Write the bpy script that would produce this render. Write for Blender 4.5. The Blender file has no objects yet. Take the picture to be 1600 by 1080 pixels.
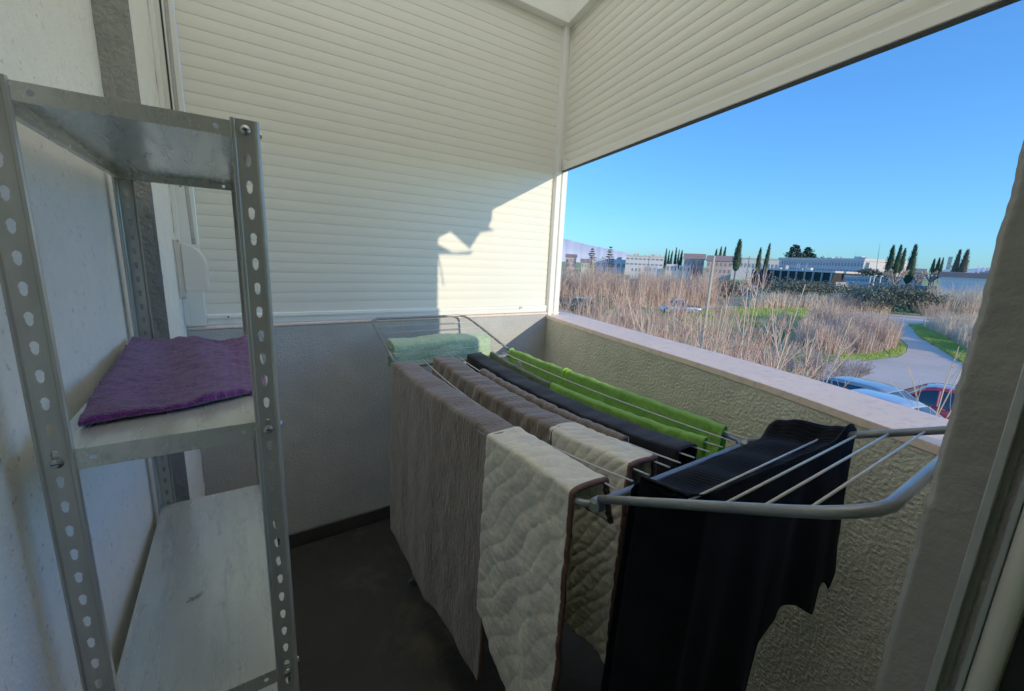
import bpy, math, random
from math import sin, cos, pi, radians, sqrt, atan2, tan
from mathutils import Vector, Matrix, noise
random.seed(7)
sc = bpy.context.scene
col = sc.collection
# ------------------------------------------------------------------ camera model
F = 653.2; YAW, PITCH, ROLL = map(radians, (34.28, 11.744, 2.64)); CH = 1.4
cy, sy, cp, sp, cr, sr = cos(YAW), sin(YAW), cos(PITCH), sin(PITCH), cos(ROLL), sin(ROLL)
FW = Vector((sy*cp, cy*cp, -sp)); RT0 = Vector((cy, -sy, 0)); UP0 = RT0.cross(FW)
RT = RT0*cr + UP0*sr; UP = -RT0*sr + UP0*cr
CAM = Vector((0, 0, CH))
def ray(px, py): return FW + RT*((px-800)/F) - UP*((py-540)/F)
G = -4.2                                   # street level, the balcony floor is 0
def gp(px, py, z=G):                       # point of the ground seen at a place in the photograph
    r = ray(px, py); t = (z-CH)/r.z
    return CAM + r*t
def azi(px, py=430):
    r = ray(px, py); return atan2(r.x, r.y)
def far(px, dist, py=430):                 # a point at a distance and its height
    r = ray(px, py); h = sqrt(r.x*r.x+r.y*r.y)
    return CAM + r*(dist/h)
# ------------------------------------------------------------------ mesh helpers
class MB:
    def __init__(s): s.v = []; s.f = []; s.sm = False
    def add(s, vs, fs):
        o = len(s.v); s.v += [tuple(v) for v in vs]; s.f += [tuple(i+o for i in f) for f in fs]
    def box(s, x0, x1, y0, y1, z0, z1, M=None, bev=0):
        x0, x1 = min(x0, x1), max(x0, x1); y0, y1 = min(y0, y1), max(y0, y1); z0, z1 = min(z0, z1), max(z0, z1)
        if bev > 0:
            b = min(bev, (x1-x0)/2.01, (y1-y0)/2.01, (z1-z0)/2.01); vs = []
            for x, y, z, sx, s_y, sz in [(x, y, z, a, c, e) for x, a in ((x0, 1), (x1, -1)) for y, c in ((y0, 1), (y1, -1)) for z, e in ((z0, 1), (z1, -1))]:
                vs += [(x, y+c_(s_y, b), z+c_(sz, b)), (x+c_(sx, b), y, z+c_(sz, b)), (x+c_(sx, b), y+c_(s_y, b), z)]
            # corner index k: x*4+y*2+z ; 3 verts each: 0 on x face,1 on y face,2 on z face
            K = lambda a, b_, c, t: (a*4+b_*2+c)*3+t
            fs = [(K(0,0,0,0),K(0,0,1,0),K(0,1,1,0),K(0,1,0,0)), (K(1,0,0,0),K(1,1,0,0),K(1,1,1,0),K(1,0,1,0)),
                  (K(0,0,0,1),K(1,0,0,1),K(1,0,1,1),K(0,0,1,1)), (K(0,1,0,1),K(0,1,1,1),K(1,1,1,1),K(1,1,0,1)),
                  (K(0,0,0,2),K(0,1,0,2),K(1,1,0,2),K(1,0,0,2)), (K(0,0,1,2),K(1,0,1,2),K(1,1,1,2),K(0,1,1,2))]
            for a in (0, 1):
                for b_ in (0, 1):
                    fs += [(K(a,b_,0,0),K(a,b_,1,0),K(a,b_,1,1),K(a,b_,0,1)), (K(a,0,b_,0),K(a,1,b_,0),K(a,1,b_,2),K(a,0,b_,2)),
                           (K(0,a,b_,1),K(1,a,b_,1),K(1,a,b_,2),K(0,a,b_,2))]
            for a in (0, 1):
                for b_ in (0, 1):
                    for c in (0, 1): fs.append((K(a,b_,c,0),K(a,b_,c,1),K(a,b_,c,2)))
        else:
            vs = [(x, y, z) for x in (x0, x1) for y in (y0, y1) for z in (z0, z1)]
            fs = [(0,1,3,2),(4,6,7,5),(0,4,5,1),(2,3,7,6),(0,2,6,4),(1,5,7,3)]
        if M is not None: vs = [M @ Vector(v) for v in vs]
        s.add(vs, fs)
    def prism(s, poly, z0, z1, M=None):        # polygon in plan, vertical extrusion
        n = len(poly); vs = [(p[0], p[1], z0) for p in poly]+[(p[0], p[1], z1) for p in poly]
        if M is not None: vs = [M @ Vector(v) for v in vs]
        s.add(vs, [tuple(range(n-1, -1, -1)), tuple(range(n, 2*n))]+[(i, (i+1) % n, (i+1) % n+n, i+n) for i in range(n)])
    def tube(s, pts, r, n=8, cap=True, M=None):
        P = [Vector(p) for p in pts]; R = r if isinstance(r, (list, tuple)) else [r]*len(P)
        t = (P[1]-P[0]).normalized(); a = Vector((0, 0, 1)) if abs(t.z) < .9 else Vector((1, 0, 0))
        nn = t.cross(a).normalized(); vs = []
        for i, p in enumerate(P):
            t2 = ((P[min(i+1, len(P)-1)]-P[i-1 if i else 0])).normalized()
            nn = (nn - t2*nn.dot(t2)).normalized(); b = t2.cross(nn)
            for k in range(n):
                an = 2*pi*k/n; vs.append(p+(nn*cos(an)+b*sin(an))*R[i])
        if M is not None: vs = [M @ v for v in vs]
        fs = [(i*n+k, i*n+(k+1) % n, (i+1)*n+(k+1) % n, (i+1)*n+k) for i in range(len(P)-1) for k in range(n)]
        if cap: fs += [tuple(range(n-1, -1, -1)), tuple((len(P)-1)*n+k for k in range(n))]
        s.add(vs, fs)
    def grid(s, fn, nu, nv, flip=False):
        vs = [fn(i/nu, j/nv) for i in range(nu+1) for j in range(nv+1)]
        w = nv+1
        fs = [(i*w+j, (i+1)*w+j, (i+1)*w+j+1, i*w+j+1) for i in range(nu) for j in range(nv)]
        if flip: fs = [f[::-1] for f in fs]
        s.add(vs, fs)
    def blob(s, c, r, n=8, m=6, sq=(1, 1, 1), nz=0, seed=0):
        vs = []; c = Vector(c)
        for i in range(m+1):
            th = pi*i/m
            for k in range(n):
                ph = 2*pi*k/n; d = Vector((sin(th)*cos(ph), sin(th)*sin(ph), cos(th)))
                q = 1+nz*noise.noise(d*2+Vector((seed, seed*.7, 0)))
                vs.append(c+Vector((d.x*sq[0], d.y*sq[1], d.z*sq[2]))*r*q)
        s.add(vs, [(i*n+k, (i+1)*n+k, (i+1)*n+(k+1) % n, i*n+(k+1) % n) for i in range(m) for k in range(n)])
    def build(s, name, m, parent=None, smooth=False, loc=None):
        me = bpy.data.meshes.new(name)
        vs = s.v
        if loc is not None: vs = [(v[0]-loc[0], v[1]-loc[1], v[2]-loc[2]) for v in s.v]
        me.from_pydata(vs, [], s.f); me.update()
        ms = m if isinstance(m, (list, tuple)) else [m]
        for q in ms: me.materials.append(q)
        if smooth: me.polygons.foreach_set('use_smooth', [True]*len(me.polygons))
        o = bpy.data.objects.new(name, me); col.objects.link(o)
        if loc is not None: o.location = loc
        if parent is not None: o.parent = parent; 
        return o
def c_(s, b): return b if s > 0 else -b
def tag(o, label=None, cat=None, group=None, kind=None):
    if label: o['label'] = label
    if cat: o['category'] = cat
    if group: o['group'] = group
    if kind: o['kind'] = kind
    return o
def empty(name, label, cat, loc=(0, 0, 0), rz=0, group=None):
    o = bpy.data.objects.new(name, None); col.objects.link(o); o.location = loc; o.rotation_euler = (0, 0, rz)
    o.empty_display_size = .1
    return tag(o, label, cat, group)
def solid(o, t, off=0):
    m = o.modifiers.new('thickness', 'SOLIDIFY'); m.thickness = t; m.offset = off; return o
def bevel(o, w, seg=2):
    m = o.modifiers.new('bevel', 'BEVEL'); m.width = w; m.segments = seg; m.limit_method = 'ANGLE'; m.angle_limit = radians(40); return o
def copy_tree(o, parent=None):
    c = o.copy(); col.objects.link(c); c.parent = parent
    for ch in list(o.children): copy_tree(ch, c)
    return c
# ------------------------------------------------------------------ materials
def rgb(c): return (c[0], c[1], c[2], 1)
def mat(name, c, rough=.6, metal=0, c2=None, ns=5, bump=None, spec=None, stretch=(1, 1, 1), mix=(.35, .65), sheen=0, detail=6, trans=None, grime=None, coat=0, rr=0):
    m = bpy.data.materials.new(name); m.use_nodes = True; nt = m.node_tree; N = nt.nodes; Lk = nt.links
    b = N['Principled BSDF']; b.inputs['Roughness'].default_value = rough; b.inputs['Metallic'].default_value = metal
    b.inputs['Base Color'].default_value = rgb(c)
    if spec is not None: b.inputs['Specular IOR Level'].default_value = spec
    if sheen: b.inputs['Sheen Weight'].default_value = sheen
    if coat: b.inputs['Coat Weight'].default_value = coat; b.inputs['Coat Roughness'].default_value = .05
    tc = N.new('ShaderNodeTexCoord'); mp = N.new('ShaderNodeMapping'); mp.inputs['Scale'].default_value = stretch
    Lk.new(tc.outputs['Object'], mp.inputs['Vector'])
    cur = None
    if c2:
        n = N.new('ShaderNodeTexNoise'); n.inputs['Scale'].default_value = ns; n.inputs['Detail'].default_value = detail; n.inputs['Roughness'].default_value = .65
        r = N.new('ShaderNodeMapRange'); r.inputs[1].default_value = mix[0]; r.inputs[2].default_value = mix[1]
        x = N.new('ShaderNodeMix'); x.data_type = 'RGBA'; x.inputs[6].default_value = rgb(c); x.inputs[7].default_value = rgb(c2)
        Lk.new(mp.outputs[0], n.inputs['Vector']); Lk.new(n.outputs['Fac'], r.inputs[0]); Lk.new(r.outputs[0], x.inputs[0]); cur = x.outputs[2]
        if rr:
            r2 = N.new('ShaderNodeMapRange'); r2.inputs[3].default_value = max(rough-rr, .02); r2.inputs[4].default_value = min(rough+rr, 1)
            Lk.new(n.outputs['Fac'], r2.inputs[0]); Lk.new(r2.outputs[0], b.inputs['Roughness'])
    if grime:
        gc, gs, g0, g1 = grime
        n = N.new('ShaderNodeTexNoise'); n.inputs['Scale'].default_value = gs; n.inputs['Detail'].default_value = 10; n.inputs['Roughness'].default_value = .7
        r = N.new('ShaderNodeMapRange'); r.inputs[1].default_value = g0; r.inputs[2].default_value = g1
        x = N.new('ShaderNodeMix'); x.data_type = 'RGBA'
        if cur: Lk.new(cur, x.inputs[6])
        else: x.inputs[6].default_value = rgb(c)
        x.inputs[7].default_value = rgb(gc)
        Lk.new(tc.outputs['Object'], n.inputs['Vector']); Lk.new(n.outputs['Fac'], r.inputs[0]); Lk.new(r.outputs[0], x.inputs[0]); cur = x.outputs[2]
    if cur: Lk.new(cur, b.inputs['Base Color'])
    if bump:
        prev = None
        for (kind, scl, st, dist) in bump:
            if kind == 'v':
                t = N.new('ShaderNodeTexVoronoi'); t.feature = 'SMOOTH_F1'; t.inputs['Scale'].default_value = scl; out = t.outputs['Distance']
            elif kind == 'w':
                t = N.new('ShaderNodeTexWave'); t.inputs['Scale'].default_value = scl; t.inputs['Distortion'].default_value = .6; out = t.outputs['Fac']
            else:
                t = N.new('ShaderNodeTexNoise'); t.inputs['Scale'].default_value = scl; t.inputs['Detail'].default_value = 4; out = t.outputs['Fac']
            Lk.new(mp.outputs[0], t.inputs['Vector'])
            bp = N.new('ShaderNodeBump'); bp.inputs['Strength'].default_value = st; bp.inputs['Distance'].default_value = dist
            Lk.new(out, bp.inputs['Height'])
            if prev: Lk.new(prev, bp.inputs['Normal'])
            prev = bp.outputs[0]
        Lk.new(prev, b.inputs['Normal'])
    if trans:
        tr = N.new('ShaderNodeBsdfTranslucent'); ms = N.new('ShaderNodeMixShader'); ms.inputs[0].default_value = trans
        if cur: Lk.new(cur, tr.inputs['Color'])
        else: tr.inputs['Color'].default_value = rgb(c)
        Lk.new(b.outputs[0], ms.inputs[1]); Lk.new(tr.outputs[0], ms.inputs[2]); Lk.new(ms.outputs[0], N['Material Output'].inputs['Surface'])
    return m
M = {}
M['render'] = mat('rough_render', (.62, .60, .49), .92, c2=(.50, .49, .40), grime=((.40, .40, .33), 5, .55, .75), ns=9, bump=[('n', 110, .8, .005), ('n', 240, .7, .003)], spec=.2)
M['render_fine'] = mat('fine_render', (.70, .66, .56), .95, c2=(.62, .58, .49), ns=6, bump=[('n', 120, .9, .006), ('n', 260, .5, .003)], spec=.15)
M['render_low'] = mat('shaded_low_render', (.46, .46, .44), .95, c2=(.38, .38, .37), ns=6, bump=[('n', 110, .9, .006), ('n', 240, .6, .003)], spec=.15)  # darker than the fine render: the low wall's shade is in the colour
M['column'] = mat('column_shade_render', (.30, .30, .28), .95, c2=(.25, .25, .23), ns=20, bump=[('n', 90, 1, .008)], spec=.15)  # dark tone puts the shade of the column front into the colour
M['plaster'] = mat('white_plaster', (.94, .92, .85), .9, c2=(.88, .865, .80), ns=30, bump=[('n', 150, .5, .003)], grime=((.50, .48, .45), 75, .60, .68), spec=.2)
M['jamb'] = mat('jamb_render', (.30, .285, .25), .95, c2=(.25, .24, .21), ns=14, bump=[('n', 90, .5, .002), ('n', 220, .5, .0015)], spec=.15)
M['shutter'] = mat('shutter_paint', (.80, .775, .68), .36, c2=(.78, .755, .66), ns=3, spec=.45, grime=((.72, .70, .62), 14, .6, .85), bump=[('n', 6, .1, .003)])
M['rail'] = mat('white_aluminium', (.84, .83, .77), .32, c2=(.80, .79, .74), ns=6)
M['dark_gap'] = mat('gap_shade', (.03, .03, .03), .9)  # flat black for gap shade, also screws and rubber lip
M['coping'] = mat('coping_stone', (.90, .68, .56), .6, c2=(.80, .61, .51), ns=5, grime=((.52, .43, .41), 30, .5, .75), bump=[('n', 90, .15, .002)])
M['floor'] = mat('balcony_tiles', (.075, .066, .05), .55, c2=(.12, .10, .065), ns=3, bump=[('n', 30, .2, .002)], rr=.15)
def tile_joints(m, cell=.33, lw=.004, c=(.028, .024, .019, 1), warp=0):
    nt = m.node_tree; N = nt.nodes; L = nt.links; b = N['Principled BSDF']; old = b.inputs['Base Color'].links[0].from_socket
    tc = N.new('ShaderNodeTexCoord'); mp = N.new('ShaderNodeMapping'); mp.inputs['Rotation'].default_value = (0, 0, .0); br = N.new('ShaderNodeTexBrick'); br.offset = 0
    br.inputs['Scale'].default_value = 1; br.inputs['Brick Width'].default_value = cell; br.inputs['Row Height'].default_value = cell; br.inputs['Mortar Size'].default_value = lw; br.inputs['Mortar Smooth'].default_value = .8
    L.new(tc.outputs['Object'], mp.inputs[0]); L.new(mp.outputs[0], br.inputs['Vector']); x = N.new('ShaderNodeMix'); x.data_type = 'RGBA'; x.inputs[7].default_value = c
    L.new(br.outputs['Fac'], x.inputs[0]); L.new(old, x.inputs[6]); L.new(x.outputs[2], b.inputs['Base Color'])
M['floor'] = mat('balcony_tiles', (.026, .022, .017), .6, c2=(.018, .016, .013), ns=2.2, grime=((.085, .062, .03), 2.6, .52, .72), bump=[('n', 30, .2, .002)], rr=.15)
tile_joints(M['floor'])
M['skirt'] = mat('dark_skirting', (.05, .045, .04), .55, c2=(.035, .03, .03), ns=8)
M['opal'] = mat('added_opal_panel', (.98, .87, .62), .5, c2=(.97, .86, .61), ns=4, trans=.95)  # translucent panel added to spread sunlight over the balcony
M['room'] = mat('room_wall', (.80, .76, .70), .9, c2=(.74, .70, .65), ns=3)
M['galv'] = mat('galvanised_steel', (.52, .51, .45), .38, .5, c2=(.42, .41, .37), ns=7, stretch=(6, 6, 1), bump=[('n', 60, .08, .001)], rr=.12)
M['tray'] = mat('galvanised_sheet', (.74, .74, .66), .26, .5, c2=(.60, .61, .55), ns=4, stretch=(14, 1.2, 8), bump=[('n', 9, .12, .002)], grime=((.33, .34, .32), 25, .60, .72), rr=.12)
M['bolt'] = mat('bolt_steel', (.55, .55, .53), .3, 1, c2=(.4, .4, .4), ns=40)
M['scratch'] = mat('scuffed_sheet', (.25, .26, .24), .5, .6, c2=(.4, .4, .38), ns=200)
M['purple'] = mat('purple_terry', (.22, .035, .28), .95, c2=(.085, .010, .12), ns=34, stretch=(1, 2.5, 1), bump=[('n', 220, .9, .006), ('w', 22, .35, .004)], sheen=.5, spec=.1)
M['winder'] = mat('winder_plastic', (.70, .68, .63), .45, c2=(.66, .64, .6), ns=5)
M['strap'] = mat('grey_strap', (.42, .42, .39), .85, c2=(.34, .34, .32), ns=90)
M['rack'] = mat('rack_enamel', (.24, .245, .25), .30, .4, c2=(.18, .185, .19), ns=20, spec=.5)
M['wire'] = mat('white_coated_wire', (.58, .58, .56), .35, c2=(.48, .49, .48), ns=20)
M['clip'] = mat('white_plastic', (.8, .8, .8), .35, c2=(.74, .74, .74), ns=10)
M['brown'] = mat('brown_fleece', (.165, .108, .078), .97, c2=(.10, .068, .05), ns=26, stretch=(1, 1.6, .55), bump=[('n', 70, .7, .006), ('n', 300, .6, .003)], sheen=.5, spec=.08, mix=(.3, .7))
M['cream'] = mat('cream_quilting', (.80, .71, .54), .93, c2=(.60, .56, .46), ns=16, bump=[('n', 60, .55, .005), ('n', 260, .4, .002)], sheen=.3, spec=.1, grime=((.50, .38, .28), 6, .56, .75))
M['binding'] = mat('brown_binding', (.13, .06, .04), .85, c2=(.09, .04, .03), ns=80, bump=[('n', 300, .5, .002)])
M['corduroy'] = mat('green_corduroy', (.36, .68, .13), .95, c2=(.27, .56, .10), ns=30, bump=[('n', 250, .5, .003)], sheen=.3, trans=.45, spec=.1)
M['hem'] = mat('lime_hem', (.34, .70, .08), .9, c2=(.28, .6, .06), ns=60, trans=.3)
M['olive'] = mat('grey_green_cloth', (.08, .12, .05), .95, c2=(.05, .08, .04), ns=30, bump=[('n', 250, .5, .003)], sheen=.3)
M['black'] = mat('black_cotton', (.012, .012, .014), .92, c2=(.007, .007, .009), ns=12, bump=[('n', 200, .5, .003)], sheen=.12, spec=.12)
M['shirt'] = mat('black_ribbed_knit', (.006, .006, .0075), .95, c2=(.003, .003, .004), ns=14, bump=[('n', 260, .5, .002)], sheen=.03, spec=.06)
M['tag'] = mat('care_tag_cloth', (.7, .7, .68), .8, c2=(.6, .6, .58), ns=50)
M['sage'] = mat('sage_terry', (.42, .60, .38), .97, c2=(.33, .50, .31), ns=40, bump=[('n', 120, 1, .006), ('n', 300, .8, .004)], sheen=.5, spec=.08)
M['frame_dark'] = mat('dark_frame_gap', (.025, .025, .027), .7, c2=(.018, .018, .018), ns=20)  # near black stands in for the shade inside the frame gaps
M['frame_alu'] = mat('frame_aluminium', (.42, .42, .39), .45, .3, c2=(.36, .36, .34), ns=20)
M['frame_cream'] = mat('cream_aluminium', (.72, .69, .58), .35, c2=(.68, .65, .55), ns=8)
# outdoors
M['asphalt'] = mat('pale_asphalt', (.74, .55, .41), .92, c2=(.62, .47, .35), ns=.6, grime=((.82, .62, .47), .18, .45, .7), bump=[('n', 12, .3, .02)])
M['reed'] = mat('dry_reed', (.82, .58, .38), .9, c2=(.38, .27, .19), ns=3, trans=.25, spec=.1)
M['reed2'] = mat('pale_straw', (.88, .69, .47), .9, c2=(.48, .37, .26), ns=3, trans=.25, spec=.1)
M['reed3'] = mat('reddish_scrub', (.80, .53, .37), .9, c2=(.40, .29, .21), ns=3, trans=.2, spec=.1)
M['twig'] = mat('grey_twigs', (.42, .34, .28), .9, c2=(.30, .24, .20), ns=1)
M['bark'] = mat('pale_bark', (.80, .56, .38), .85, c2=(.56, .38, .26), ns=3)
M['thicket'] = mat('pinkish_bark', (.66, .42, .31), .88, c2=(.46, .30, .22), ns=3)
M['bud'] = mat('red_shoots', (.50, .20, .15), .85, c2=(.36, .15, .11), ns=3)
M['grass'] = mat('green_grass', (.36, .50, .08), .9, c2=(.50, .55, .13), ns=.8, trans=.3, spec=.1)
M['leafd'] = mat('dark_foliage', (.09, .10, .055), .85, c2=(.17, .15, .09), ns=1.2, spec=.15)
M['cyp'] = mat('cypress_foliage', (.028, .050, .028), .9, c2=(.05, .075, .038), ns=.8, spec=.1)
M['cypb'] = mat('lit_cypress_foliage', (.10, .085, .055), .9, c2=(.06, .065, .045), ns=.5, spec=.1)  # brown tint puts the light on these cypresses into the colour
M['pine'] = mat('pine_foliage', (.04, .06, .04), .9, c2=(.065, .085, .05), ns=.6, spec=.1)
M['trunk'] = mat('grey_trunk', (.20, .16, .13), .9, c2=(.14, .11, .09), ns=2)
M['bwhite'] = mat('white_facade', (.72, .66, .58), .8, c2=(.62, .61, .59), ns=.15)
M['bcream'] = mat('cream_facade', (.62, .54, .40), .8, c2=(.54, .47, .36), ns=.2)
M['bpink'] = mat('terracotta_facade', (.70, .46, .36), .8, c2=(.47, .29, .23), ns=.2)
M['bgrey'] = mat('concrete_facade', (.66, .58, .52), .8, c2=(.58, .51, .46), ns=.15)
M['bblue'] = mat('pale_blue_cladding', (.56, .56, .60), .6, c2=(.44, .50, .62), ns=.2)
M['bdark'] = mat('dark_steel', (.05, .045, .04), 1, c2=(.035, .033, .03), ns=.2, spec=0)  # even near black, fully matt, for the canopy walls
M['roofred'] = mat('red_roof', (.38, .20, .17), .8, c2=(.30, .16, .14), ns=.5)
M['rooft'] = mat('tiled_roof', (.42, .25, .18), .8, c2=(.34, .2, .15), ns=.8)
M['win'] = mat('window_glass', (.16, .19, .25), .25, c2=(.22, .25, .32), ns=.3)
M['hill'] = mat('haze_tinted_hills', (.90, .84, .80), 1, c2=(.80, .74, .72), ns=.004, spec=0)  # pale base puts the distance haze into the hill colour
M['concrete'] = mat('retaining_concrete', (.40, .37, .35), .9, c2=(.34, .31, .30), ns=.2)
M['pole'] = mat('pole_wood', (.52, .42, .28), .85, c2=(.42, .33, .22), ns=3)
M['steelpole'] = mat('painted_pole', (.6, .6, .6), .5, c2=(.5, .5, .5), ns=3)
M['car_blue'] = mat('silver_blue_paint', (.30, .32, .34), .3, .25, c2=(.28, .30, .32), ns=2, coat=1)
M['car_light'] = mat('pale_blue_paint', (.52, .54, .58), .3, .2, c2=(.50, .52, .56), ns=2, coat=1)
M['car_red'] = mat('red_paint', (.62, .02, .04), .35, .0, c2=(.58, .018, .035), ns=2, coat=1)
M['car_brown'] = mat('dull_brown_paint', (.12, .06, .06), .4, .2, c2=(.10, .05, .05), ns=2, coat=.3)
M['car_dark'] = mat('black_paint', (.02, .025, .03), .25, .2, c2=(.018, .02, .025), ns=2, coat=1)
M['car_white'] = mat('white_paint', (.70, .70, .70), .3, 0, c2=(.66, .66, .66), ns=2, coat=1)
M['car_silver'] = mat('silver_paint', (.45, .50, .55), .3, .4, c2=(.42, .47, .52), ns=2, coat=1)
M['glass'] = mat('tinted_glass', (.02, .035, .045), .06, c2=(.03, .045, .055), ns=1, spec=.8)
M['tyre'] = mat('tyre_rubber', (.02, .02, .02), .85, c2=(.03, .03, .03), ns=20)
M['rim'] = mat('alloy_rim', (.45, .45, .46), .35, .8, c2=(.4, .4, .4), ns=10)
M['lampred'] = mat('red_lens', (.4, .01, .01), .2, c2=(.3, .01, .01), ns=9)
M['lampw'] = mat('clear_lens', (.7, .7, .7), .15, c2=(.6, .6, .6), ns=9)
def ground_mat():
    m = bpy.data.materials.new('dry_field'); m.use_nodes = True; nt = m.node_tree; N = nt.nodes; L = nt.links
    b = N['Principled BSDF']; b.inputs['Roughness'].default_value = .95; b.inputs['Specular IOR Level'].default_value = .1
    tc = N.new('ShaderNodeTexCoord')
    def nz(s, d, a, b_):
        n = N.new('ShaderNodeTexNoise'); n.inputs['Scale'].default_value = s; n.inputs['Detail'].default_value = d
        r = N.new('ShaderNodeMapRange'); r.inputs[1].default_value = a; r.inputs[2].default_value = b_
        L.new(tc.outputs['Object'], n.inputs['Vector']); L.new(n.outputs['Fac'], r.inputs[0]); return r.outputs[0]
    def mx(f, a, b_):
        x = N.new('ShaderNodeMix'); x.data_type = 'RGBA'; L.new(f, x.inputs[0])
        for i, q in ((6, a), (7, b_)):
            if isinstance(q, tuple): x.inputs[i].default_value = rgb(q)
            else: L.new(q, x.inputs[i])
        return x.outputs[2]
    a = mx(nz(1.5, 8, .35, .65), (.56, .42, .26), (.72, .55, .36))
    g = mx(nz(2, 8, .35, .65), (.30, .38, .08), (.46, .48, .14))
    L.new(mx(nz(.08, 5, .38, .50), a, g), b.inputs['Base Color'])
    n = N.new('ShaderNodeTexNoise'); n.inputs['Scale'].default_value = 3; n.inputs['Detail'].default_value = 8
    bp = N.new('ShaderNodeBump'); bp.inputs['Distance'].default_value = .2; L.new(tc.outputs['Object'], n.inputs['Vector']); L.new(n.outputs['Fac'], bp.inputs['Height']); L.new(bp.outputs[0], b.inputs['Normal'])
    return m
M['field'] = ground_mat()

# ================================================================== BALCONY
D = 2.02; CX = 1.628; PHI = radians(13.67)
LWX = lambda y: -.27+.034*y                     # left wall plane
def px_in(y):                                   # inner face of the parapet (slightly bowed)
    pts = [(2.03, 1.631), (1.674, 1.545), (1.222, 1.452), (.93, 1.398), (.657, 1.338), (.381, 1.262), (.178, 1.180), (.02, 1.128), (-.2, 1.06)]
    for (a, xa), (b, xb) in zip(pts, pts[1:]):
        if y >= b: return xa+(xb-xa)*(y-a)/(b-a) if y <= a else xa
    return pts[-1][1]
def smooth_in(y): return sum(px_in(y+d) for d in (-.2, -.1, 0, .1, .2))/5 if y < 1.8 else px_in(y)
# floor
fl = MB(); fl.prism([(-.6, -4), (2.3, -4), (2.3, 2.4), (-.6, 2.4)], -.25, 0)
tag(fl.build('floor', M['floor']), kind='structure')
ce = MB(); ce.add([(-.6, -.12, 2.87), (1.35, -.12, 2.87), (1.85, 2.25, 4.7), (-.6, 2.25, 4.7), (1.85, 2.25, 2.862)], [(0, 1, 2, 3), (1, 4, 2)])  # unseen sloped opal roof, added to light the balcony from above
tag(ce.build('added_light_roof', M['opal']), kind='structure')
o = MB(); o.box(-.6, 1.85, 2.26, 2.36, 2.862, 4.7); o.prism([(-.62, -.12), (-.601, -.12), (-.601, 2.3), (-.62, 2.3)], 2.862, 4.7)  # unseen white walls added under the roof to bounce its light
tag(o.build('added_bounce_wall', M['plaster']), kind='structure')
# left wall
lw = empty('side_wall', 'smooth white plastered wall behind the metal shelving unit', 'wall', (LWX(1), 1, 0))
o = MB(); o.prism([(LWX(.085), .085), (LWX(1.5), 1.5), (LWX(1.5), 2.3), (-.6, 2.3), (-.6, .085)], 0, 2.86); w = o.build('wall', M['plaster']); w.parent = lw; w.matrix_parent_inverse = Matrix.Translation(-lw.location)
def under(o, p): o.parent = p; o.matrix_parent_inverse = (Matrix.Translation(p.location) @ p.rotation_euler.to_matrix().to_4x4()).inverted(); return o
o = MB(); o.prism([(LWX(.09), .09), (LWX(.09)+.012, .09), (LWX(1.49)+.012, 1.49), (LWX(1.49), 1.49)], .002, .075); under(o.build('skirting', M['skirt']), lw)
# column in the far left corner, shade on its front put into the colour
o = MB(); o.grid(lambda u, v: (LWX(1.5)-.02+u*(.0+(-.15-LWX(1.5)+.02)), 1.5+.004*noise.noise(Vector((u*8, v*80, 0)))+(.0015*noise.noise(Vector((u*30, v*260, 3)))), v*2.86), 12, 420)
cw = empty('corner_column', 'rough rendered column in the corner left of the closed shutter, front coloured as shaded', 'column', (-.2, 1.5, 0))
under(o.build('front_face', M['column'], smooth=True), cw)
o = MB(); o.grid(lambda u, v: (-.15+.003*noise.noise(Vector((u*14, v*60, 5))) if u > 0 else -.15+.004*noise.noise(Vector((8, v*80, 0))), 1.5+u*.60, v*2.86), 40, 300, True)
under(o.build('side_face', M['plaster'], smooth=True), cw)
# low wall below the closed shutter
bw = empty('end_parapet_wall', 'low rough grey rendered wall below the closed shutter', 'wall', (.7, D, 0))
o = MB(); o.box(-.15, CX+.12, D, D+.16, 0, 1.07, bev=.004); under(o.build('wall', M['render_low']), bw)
o = MB(); o.box(-.149, CX-.01, D-.012, D-.0005, .002, .075, bev=.003); under(o.build('skirting', M['skirt']), bw)
o = MB(); o.box(-.149, CX+.1, D-.002, D+.17, 1.071, 1.083, bev=.003); under(o.build('sill', M['coping']), bw)
# side parapet
pw = empty('side_parapet_wall', 'long olive grey stippled parapet wall running beside the drying rack', 'wall', (1.4, 1, 0))
NY = 330
def prow(y, off): 
    x = smooth_in(y); return Vector((x+off*cos(PHI), y-off*sin(PHI), 0))
def stip(y, z): 
    a = noise.noise(Vector((y*115, z*115, 1))); b = noise.noise(Vector((y*230+7, z*230, 4))); c = noise.noise(Vector((y*9, z*9, 8)))
    return .0020*max(-.35, min(.45, a*1.5))+.0012*b+.002*c
NZ = 300
def pf(u, v):
    y = 2.03-u*2.1; z = v*1.045; p = prow(y, -stip(y, z)*(1 if v < .995 else 0)); return (p.x, p.y, z)
o = MB(); o.grid(pf, 840, 400); under(o.build('stippled_face', M['render'], smooth=True), pw)
o = MB(); o.prism([prow(2.25-.1*i, .01)[:2] for i in range(26)]+[prow(2.25-.1*i, .20)[:2] for i in range(25, -1, -1)], -4.3, 1.04); under(o.build('wall', M['render_fine']), pw)
cpn = 24
def cop(y0, y1, off0, off1):
    return [prow(y0+(y1-y0)*i/8, off0)[:2] for i in range(9)]+[prow(y0+(y1-y0)*i/8, off1)[:2] for i in range(8, -1, -1)]
for y0, y1 in ((2.25, 1.42), (1.4194, .60), (.5994, -.1)):
    o = MB(); o.prism(cop(y0, y1, -.003, .222), 1.0455, 1.066); q = under(o.build('coping_slab', M['coping']), pw); bevel(q, .001)
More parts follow.
